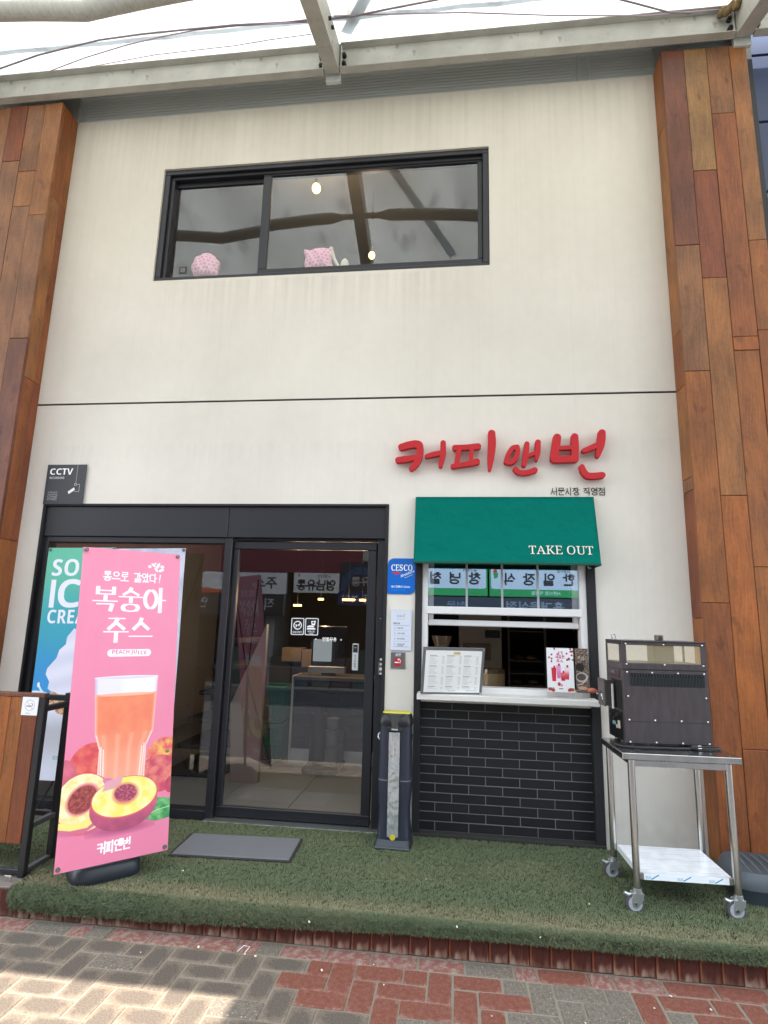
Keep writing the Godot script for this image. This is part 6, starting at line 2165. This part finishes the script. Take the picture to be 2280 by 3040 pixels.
func roaster() -> void:
	var t := thing("coffee_roaster", "boxy dark brown roasting machine with amber panes standing on the steel trolley", "roaster", Vector3(1.03, 0.8155, 0.70), deg_to_rad(5.1), "", false)
	var brown := mat(lin(0.062, 0.052, 0.055), 0.42)
	var st := Cv.new(256, 256, Color.WHITE)
	var nz := noise(0.03, 4, 81)
	for y in 256:
		for x in 256:
			var k := 0.93 + 0.12 * nz.get_noise_2d(x * 1.6, y * 0.35) - 0.45 * maxf(0.0, nz.get_noise_2d(x * 3.2 + 700, y * 1.0) - 0.38)
			st.im.set_pixel(x, y, Color(k, k * 0.98, k * 0.98))
	brown.albedo_texture = st.tex()
	brown.uv1_scale = Vector3(1.7, 1.5, 1)
	var W := 0.512
	var D := 0.285
	var F := 0.016
	var s := Sh.new()
	s.box(Vector3(0.0, F, -D), Vector3(W, 0.445, 0.0), 0.003)
	obj("body", s, brown, t)
	# upper chamber: posts, rails, panes
	s = Sh.new()
	s.box(Vector3(0, 0.445, -D), Vector3(W, 0.484, 0.0), 0.003)
	s.box(Vector3(0, 0.592, -D), Vector3(W, 0.612, 0.0), 0.003)
	for q in [[0, 0.028, -0.012, 0], [W - 0.032, W, -0.012, 0], [0, 0.012, -0.05, -0.012], [0, 0.012, -D, -D + 0.012], [W - 0.012, W, -D, -D + 0.012]]:
		s.box(Vector3(q[0], 0.484, q[2]), Vector3(q[1], 0.592, q[3]), 0.002)
	s.box(Vector3(0.0, 0.612, -D - 0.004), Vector3(W + 0.003, 0.618, 0.006), 0.002)
	obj("upper_frame", s, brown, t)
	var amber := mat(lin(0.88, 0.74, 0.46, 0.26), 0.3)
	amber.transparency = BaseMaterial3D.TRANSPARENCY_ALPHA
	for q in [[Vector3(0.028, 0.592, -0.006), Vector3(W - 0.06, 0, 0)], [Vector3(0.012, 0.592, -D + 0.006), Vector3(W - 0.024, 0, 0)]]:
		s = Sh.new()
		s.sheet(q[0], q[1], Vector3(0, -0.108, 0))
		obj("amber_pane", s, amber, t)
	s = Sh.new()
	s.sheet(Vector3(0.006, 0.592, -D + 0.012), Vector3(0, 0, D - 0.06), Vector3(0, -0.108, 0))
	obj("amber_pane", s, amber, t)
	s = Sh.new()
	s.box(Vector3(0.235, 0.485, -0.2), Vector3(0.36, 0.591, -0.09), 0.004)
	obj("chute", s, mat(lin(0.07, 0.065, 0.06), 0.4, 0.4), t)
	# vent with fins
	s = Sh.new()
	s.box(Vector3(0.042, 0.348, -0.02), Vector3(0.49, 0.424, 0.0012), 0.001)
	var vent: Node = obj("vent", s, M.dark, t)
	s = Sh.new()
	for k in 52:
		var x := 0.046 + k * 0.00855
		s.box(Vector3(x - 0.0018, 0.349, 0.0), Vector3(x + 0.0018, 0.402 + 0.02 * float(k % 2 == 0), 0.0045), 0.0005)
	obj("fin", s, mat(lin(0.05, 0.055, 0.055), 0.35, 0.4), vent)
	s = Sh.new()
	s.box(Vector3(0.012, 0.142, 0.0), Vector3(W - 0.012, 0.425, 0.0006))
	var sl := Sh.new()
	sl.box(Vector3(0.01, 0.140, 0.0), Vector3(W - 0.01, 0.1415, 0.0012))
	sl.box(Vector3(0.0, 0.444, 0.0), Vector3(W, 0.4455, 0.0012))
	obj("panel_joint", sl, M.dark, t)
	for q in [[0.598, [0.05, 0.5, 0.955]], [0.476, [0.05, 0.5, 0.955]], [0.428, [0.05, 0.345, 0.65, 0.955]], [0.287, [0.05, 0.96]], [0.150, [0.05, 0.35, 0.655, 0.96]], [0.024, [0.05, 0.35, 0.655, 0.96]]]:
		for f in q[1]:
			s = Sh.new()
			s.sphere(Vector3(f * W, q[0], 0.001), Vector3(0.0058, 0.0058, 0.0045), 10, 6)
			obj("screw", s, mat(lin(0.75, 0.73, 0.66), 0.25, 0.6), t)
	# left side: panels, door, lever, controls
	s = Sh.new()
	s.box(Vector3(-0.004, 0.385, -0.25), Vector3(0.001, 0.438, -0.05), 0.002)
	var up: Node = obj("display_panel", s, mat(lin(0.008, 0.008, 0.009), 0.3), t)
	s = Sh.new()
	s.box(Vector3(-0.006, 0.41, -0.19), Vector3(-0.003, 0.428, -0.12))
	obj("digit_window", s, mat(lin(0.1, 0.1, 0.1), 0.3), up)
	s = Sh.new()
	s.box(Vector3(-0.003, 0.02, -0.25), Vector3(0.001, 0.19, -0.03), 0.002)
	var cp: Node = obj("control_panel", s, mat(lin(0.008, 0.008, 0.009), 0.3), t)
	s = Sh.new()
	for q in [[0.155, -0.19], [0.14, -0.15], [0.16, -0.11], [0.13, -0.21]]:
		s.cyl(Vector3(-0.004, q[0], q[1]), Vector3(-0.018, q[0], q[1]), 0.012, 0.010, 12)
	obj("knob", s, M.rubber, cp)
	s = Sh.new()
	s.box(Vector3(-0.005, 0.095, -0.20), Vector3(-0.003, 0.118, -0.15))
	obj("blue_label", s, mat(lin(0.16, 0.3, 0.33), 0.5), cp)
	s = Sh.new()
	s.box(Vector3(-0.005, 0.085, -0.11), Vector3(-0.003, 0.13, -0.075))
	s.box(Vector3(-0.005, 0.08, -0.14), Vector3(-0.003, 0.1, -0.12))
	obj("white_label", s, mat(lin(0.5, 0.48, 0.36), 0.5), cp)
	s = Sh.new()
	s.box(Vector3(-0.002, 0.2, -0.2), Vector3(0.001, 0.375, -0.03), 0.001)
	obj("opening", s, M.dark, t)
	s = Sh.new()
	s.box(Vector3(-0.072, 0.205, -0.255), Vector3(-0.060, 0.372, -0.135), 0.003)
	var dr: Node = obj("front_door", s, mat(lin(0.10, 0.085, 0.08), 0.35, 0.5), t)
	s = Sh.new()
	s.box(Vector3(-0.060, 0.21, -0.145), Vector3(-0.004, 0.366, -0.135), 0.002)
	obj("door_cheek", s, mat(lin(0.05, 0.045, 0.045), 0.4, 0.3), dr)
	s = Sh.new()
	s.box(Vector3(-0.03, 0.195, -0.130), Vector3(-0.018, 0.345, -0.120), 0.002)
	obj("pale_bar", s, mat(lin(0.6, 0.58, 0.52), 0.4), dr)
	s = Sh.new()
	s.cyl(Vector3(-0.072, 0.285, -0.19), Vector3(-0.10, 0.285, -0.185), 0.013, 0.013, 16)
	s.tube([Vector3(-0.074, 0.285, -0.19), Vector3(-0.074, 0.255, -0.17), Vector3(-0.074, 0.25, -0.15)], 0.008, 8)
	var lv: Node = obj("lever", s, M.chrome, dr)
	s = Sh.new()
	s.sphere(Vector3(-0.128, 0.292, -0.195), Vector3(0.032, 0.017, 0.017), 16, 10)
	obj("red_grip", s, mat(lin(0.42, 0.11, 0.06), 0.4), lv)
	# on top
	s = Sh.new()
	s.tube([Vector3(0.03, 0.618, -0.23), Vector3(0.02, 0.645, -0.23), Vector3(0.045, 0.652, -0.23), Vector3(0.055, 0.62, -0.23)], 0.0045, 8)
	obj("lift_handle", s, M.steel, t)
	s = Sh.new()
	s.box(Vector3(0.268, 0.618, -0.16), Vector3(0.314, 0.655, -0.12), 0.006)
	var sw: Node = obj("switch_box", s, mat(lin(0.17, 0.15, 0.11), 0.5), t)
	s = Sh.new()
	s.box(Vector3(0.28, 0.625, -0.121), Vector3(0.302, 0.648, -0.117), 0.002)
	obj("switch_window", s, mat(lin(0.05, 0.03, 0.02), 0.4), sw)
	for q in [[0.04, -0.03], [W - 0.04, -0.03], [0.04, -D + 0.03], [W - 0.04, -D + 0.03]]:
		s = Sh.new()
		s.cyl(Vector3(q[0], 0.0, q[1]), Vector3(q[0], F + 0.002, q[1]), 0.016, 0.018, 14)
		obj("foot", s, M.rubber, t)
	# mains lead lying on the table
	var path := []
	for k in 26:
		var f := k / 25.0
		path.append(Vector3(lerpf(-0.05, 0.36, f), 0.008, 0.05 + 0.028 * sin(f * PI) + 0.006 * sin(f * 9.0)))
	for k in 10:
		var f := k / 9.0
		path.push_front(Vector3(-0.05 - 0.03 * sin(f * PI), 0.010 + 0.004 * f, 0.05 - 0.10 * f))
	s = Sh.new()
	s.tube(path, 0.0065, 8)
	var c2 := []
	for k in 22:
		var a := TAU * k / 21
		c2.append(Vector3(0.45 + 0.085 * cos(a), 0.009, 0.035 + 0.03 * sin(a)))
	s.tube(c2, 0.006, 8)
	var t2 := thing("mains_lead", "black mains lead with its plug curled in front of the roasting machine", "cable", Vector3(1.03, 0.8155, 0.70), deg_to_rad(5.1), "", false)
	obj("lead", s, M.rubber, t2)
	s = Sh.new()
	s.cyl(Vector3(0.36, 0.012, 0.05), Vector3(0.392, 0.016, 0.062), 0.013, 0.016, 14)
	var pg: Node = obj("plug", s, M.rubber, t2)
	s = Sh.new()
	s.cyl(Vector3(0.392, 0.022, 0.058), Vector3(0.41, 0.024, 0.064), 0.003)
	s.cyl(Vector3(0.392, 0.010, 0.066), Vector3(0.41, 0.012, 0.072), 0.003)
	obj("pin", s, M.chrome, pg)


func small_things() -> void:
	var s := Sh.new()
	var t := thing("doormat", "grey ribbed doormat with a dark rim on the turf before the door", "mat", Vector3(-1.41, 0.012, 0.478), deg_to_rad(3.0), "", false)
	s.box(Vector3(-0.395, 0, -0.195), Vector3(0.395, 0.010, 0.195), 0.003)
	obj("rim", s, M.rubber, t)
	s = Sh.new()
	s.box(Vector3(-0.378, 0.0, -0.178), Vector3(0.378, 0.016, 0.178), 0.004)
	obj("pile", s, rough_skin(mat(lin(0.25, 0.25, 0.265), 0.95), M.fine, 7.0, 0.9), t)
	# water-filled banner foot at the right edge
	var f := thing("flag_weight", "blue-grey ribbed plastic banner foot on the turf at the right edge", "banner foot", Vector3(1.84, 0.0, 0.55), deg_to_rad(-4), "", false)
	for q in [[0.0, 0.085, 0.95, 1.0, "lower_half", lin(0.035, 0.045, 0.058)], [0.086, 0.168, 1.0, 0.86, "upper_half", lin(0.085, 0.098, 0.112)]]:
		s = Sh.new()
		var secs := []
		for k in 5:
			var u := k / 4.0
			var sc: float = lerpf(q[2], q[3], u * u)
			var row := []
			for i in 33:
				var a := TAU * i / 32
				row.append(Vector3(signf(cos(a)) * pow(absf(cos(a)), 0.42) * 0.25 * sc, lerpf(q[0], q[1], u), signf(sin(a)) * pow(absf(sin(a)), 0.42) * 0.2 * sc))
			secs.append(row)
		s.loft(secs)
		obj(q[4], s, mat(q[5], 0.5), f)
	for k in 7:
		s = Sh.new()
		s.tube([Vector3(-0.15 + k * 0.05, 0.166, -0.13), Vector3(-0.15 + k * 0.05, 0.172, 0.0), Vector3(-0.15 + k * 0.05, 0.160, 0.155)], 0.010, 8)
		obj("rib", s, mat(lin(0.10, 0.112, 0.125), 0.5), f)
	# petals and crumbs
	var lit := Sh.new()
	var spots := [[0.02, 1.262, 0.02], [-0.72, 1.3, 0.0], [0.42, 1.25, 0.0], [-1.05, 1.35, -0.147], [-0.98, 1.36, -0.147], [-0.15, 0.75, 0.022], [-1.3, 1.33, -0.147], [-0.62, 1.42, -0.147], [-0.30, 1.48, -0.147], [0.9, 1.45, -0.147], [1.15, 1.42, -0.147], [0.55, 1.6, -0.147], [-1.55, 1.42, -0.147], [0.15, 1.62, -0.147], [0.75, 0.9, 0.022], [-1.6, 0.9, 0.022], [1.0, 1.35, -0.147], [-0.4, 1.33, -0.147]]
	for q in spots:
		var r := rng.randf_range(0.004, 0.0085)
		lit.xf = Transform3D(Basis(Vector3(rng.randf() - 0.5, 1, rng.randf() - 0.5).normalized(), rng.randf() * TAU), Vector3(q[0] + rng.randf_range(-0.02, 0.02), q[2] + r * 0.4, q[1]))
		lit.sphere(Vector3.ZERO, Vector3(r, r * 0.5, r * 0.8), 8, 5)
	var lo := obj("litter", lit, mat(lin(0.7, 0.68, 0.55), 0.8))
	tag(lo, "pale crumbs and petals scattered over turf edge and bricks", "litter")
	lo.set_meta("kind", "stuff")
	s = Sh.new()
	s.tube([Vector3(-1.08, -0.147, 1.33), Vector3(-1.05, -0.12, 1.325), Vector3(-1.02, -0.125, 1.32), Vector3(-1.04, -0.147, 1.335)], 0.002, 6)
	tag(obj("paper_ribbon", s, M.white_print), "thin white twist of ribbon lying at the foot of the step", "ribbon")


# ---------- turf ----------
func edge_drop(x: float) -> float:
	return lerpf(0.10, 0.018, smoothstep(-2.2, 0.2, x))


func grass() -> void:
	# carpet backing, bent over the edge
	var s := Sh.new()
	var nx := 50
	for i in nx:
		var xa := lerpf(-2.42, 2.75, float(i) / nx)
		var xb := lerpf(-2.42, 2.75, float(i + 1) / nx)
		var pr := []
		for x in [xa, xb]:
			pr.append([Vector3(x, 0, 0.03), Vector3(x, 0, 1.19), Vector3(x, -0.006, 1.215), Vector3(x, -0.02, 1.226), Vector3(x, -edge_drop(x) * 0.8, 1.232)])
		for k in 4:
			s.quad([pr[0][k], pr[1][k], pr[1][k + 1], pr[0][k + 1]], Vector3(0, 1, 0.1 + k * 0.3).normalized())
	s.box(Vector3(-3.6, -0.015, 0.03), Vector3(-2.42, 0.0, 1.04))
	var back := obj("turf_backing", s, rough_skin(mat(lin(0.105, 0.13, 0.066), 0.95), M.fine, 9.0, 0.5))
	structure(back)
	# blades: a tuft of bent strips, repeated
	var variants := []
	for vv in 3:
		var t := Sh.new()
		for b in 15:
			var a := rng.randf() * TAU
			var o := Vector3(rng.randf_range(-0.015, 0.015), 0, rng.randf_range(-0.015, 0.015))
			var h := rng.randf_range(0.013, 0.021)
			var ln := rng.randf_range(0.004, 0.015)
			var d := Vector3(cos(a), 0, sin(a))
			var e := Vector3(-sin(a), 0, cos(a)) * rng.randf_range(0.0010, 0.0017)
			var m := o + Vector3(0, h * 0.62, 0) + d * ln * 0.35
			var tp := o + Vector3(0, h, 0) + d * ln
			var nn := (d * -0.4 + Vector3(0, 1, 0)).normalized()
			var k := rng.randf_range(0.75, 1.25)
			t.col = Color(k, k, k) if rng.randf() < 0.8 else Color(k * 1.7, k * 1.35, k * 1.3)
			t.quad([o - e, o + e, m + e, m - e], nn)
			t.tri([m - e, m + e, tp], [nn, nn, nn], [Vector2.ZERO, Vector2.ZERO, Vector2.ZERO])
		variants.append(t.mesh())
	var gm := mat(lin(0.155, 0.188, 0.098), 0.8)
	gm.vertex_color_use_as_albedo = true
	gm.backlight_enabled = true
	gm.backlight = Color(0.3, 0.35, 0.15)
	var wear := noise(0.9, 3, 55)
	var lists := [[], [], []]
	var tints := [[], [], []]
	var n := 96000
	for i in n:
		var x := rng.randf_range(-2.43, 2.7)
		var z := 0.0
		var p := Vector3.ZERO
		var tilt := Basis()
		var k := i % 3
		if i % 4 == 3:   # the bent edge
			var f := rng.randf()
			var dr := edge_drop(x)
			p = Vector3(x, -0.002 - dr * f * f * 0.85, 1.185 + 0.045 * minf(1.0, f * 1.6)) + Vector3(0, 0, 0.002)
			tilt = Basis(Vector3(1, 0, 0), lerpf(0.25, 2.0, f) + rng.randf_range(-0.55, 0.35)) * Basis(Vector3(0, 0, 1), rng.randf_range(-0.6, 0.6))
		else:
			z = 0.035 + 1.16 * rng.randf()
			if i % 8 == 1:
				x = rng.randf_range(-3.6, -2.4)
				z = 0.035 + 1.0 * rng.randf()
			p = Vector3(x, 0, z)
			tilt = Basis(Vector3(1, 0, 0), rng.randf_range(0.0, 0.25)) * Basis(Vector3(0, 0, 1), rng.randf_range(-0.15, 0.15))
			if x < -2.40 and z > 1.04:
				tilt = Basis(Vector3(0, 0, 1), 0.9) * tilt
			# no blades through the mat
			var q := (p - Vector3(-1.41, 0, 0.478)).rotated(Vector3.UP, -deg_to_rad(3.0))
			if absf(q.x) < 0.385 and absf(q.z) < 0.186:
				continue
		if p.x < -2.36 and p.z > 1.13 and rng.randf() < 0.6:
			continue
		var sc := rng.randf_range(0.62, 0.95)
		if i % 4 == 3:
			sc *= 1.35
		lists[k].append(Transform3D(tilt * Basis(Vector3.UP, rng.randf() * TAU).scaled(Vector3(sc, sc, sc)), p))
		var wv := wear.get_noise_2d(p.x, p.z * 2.0)
		var dry := smoothstep(0.95, 1.16, p.z) * smoothstep(1.215, 1.17, p.z) * 0.8 + maxf(0.0, wv) * 0.4
		var c := Color(1, 1, 1).lerp(Color(2.0, 1.45, 1.6), dry)
		var j := rng.randf_range(0.8, 1.2)
		tints[k].append(Color(c.r * j, c.g * j, c.b * j))
	var host := Node3D.new()
	host.name = "artificial_turf"
	add_child(host)
	tag(host, "artificial grass carpet covering the raised step before the shop", "turf")
	host.set_meta("kind", "stuff")
	for k in 3:
		var mm := MultiMesh.new()
		mm.transform_format = MultiMesh.TRANSFORM_3D
		mm.use_colors = true
		mm.mesh = variants[k]
		mm.instance_count = lists[k].size()
		for i in lists[k].size():
			mm.set_instance_transform(i, lists[k][i])
			mm.set_instance_color(i, tints[k][i])
		var mi := MultiMeshInstance3D.new()
		mi.name = "grass_blades"
		mi.multimesh = mm
		mi.material_override = gm
		mi.set_meta("kind", "stuff")
		host.add_child(mi, true)
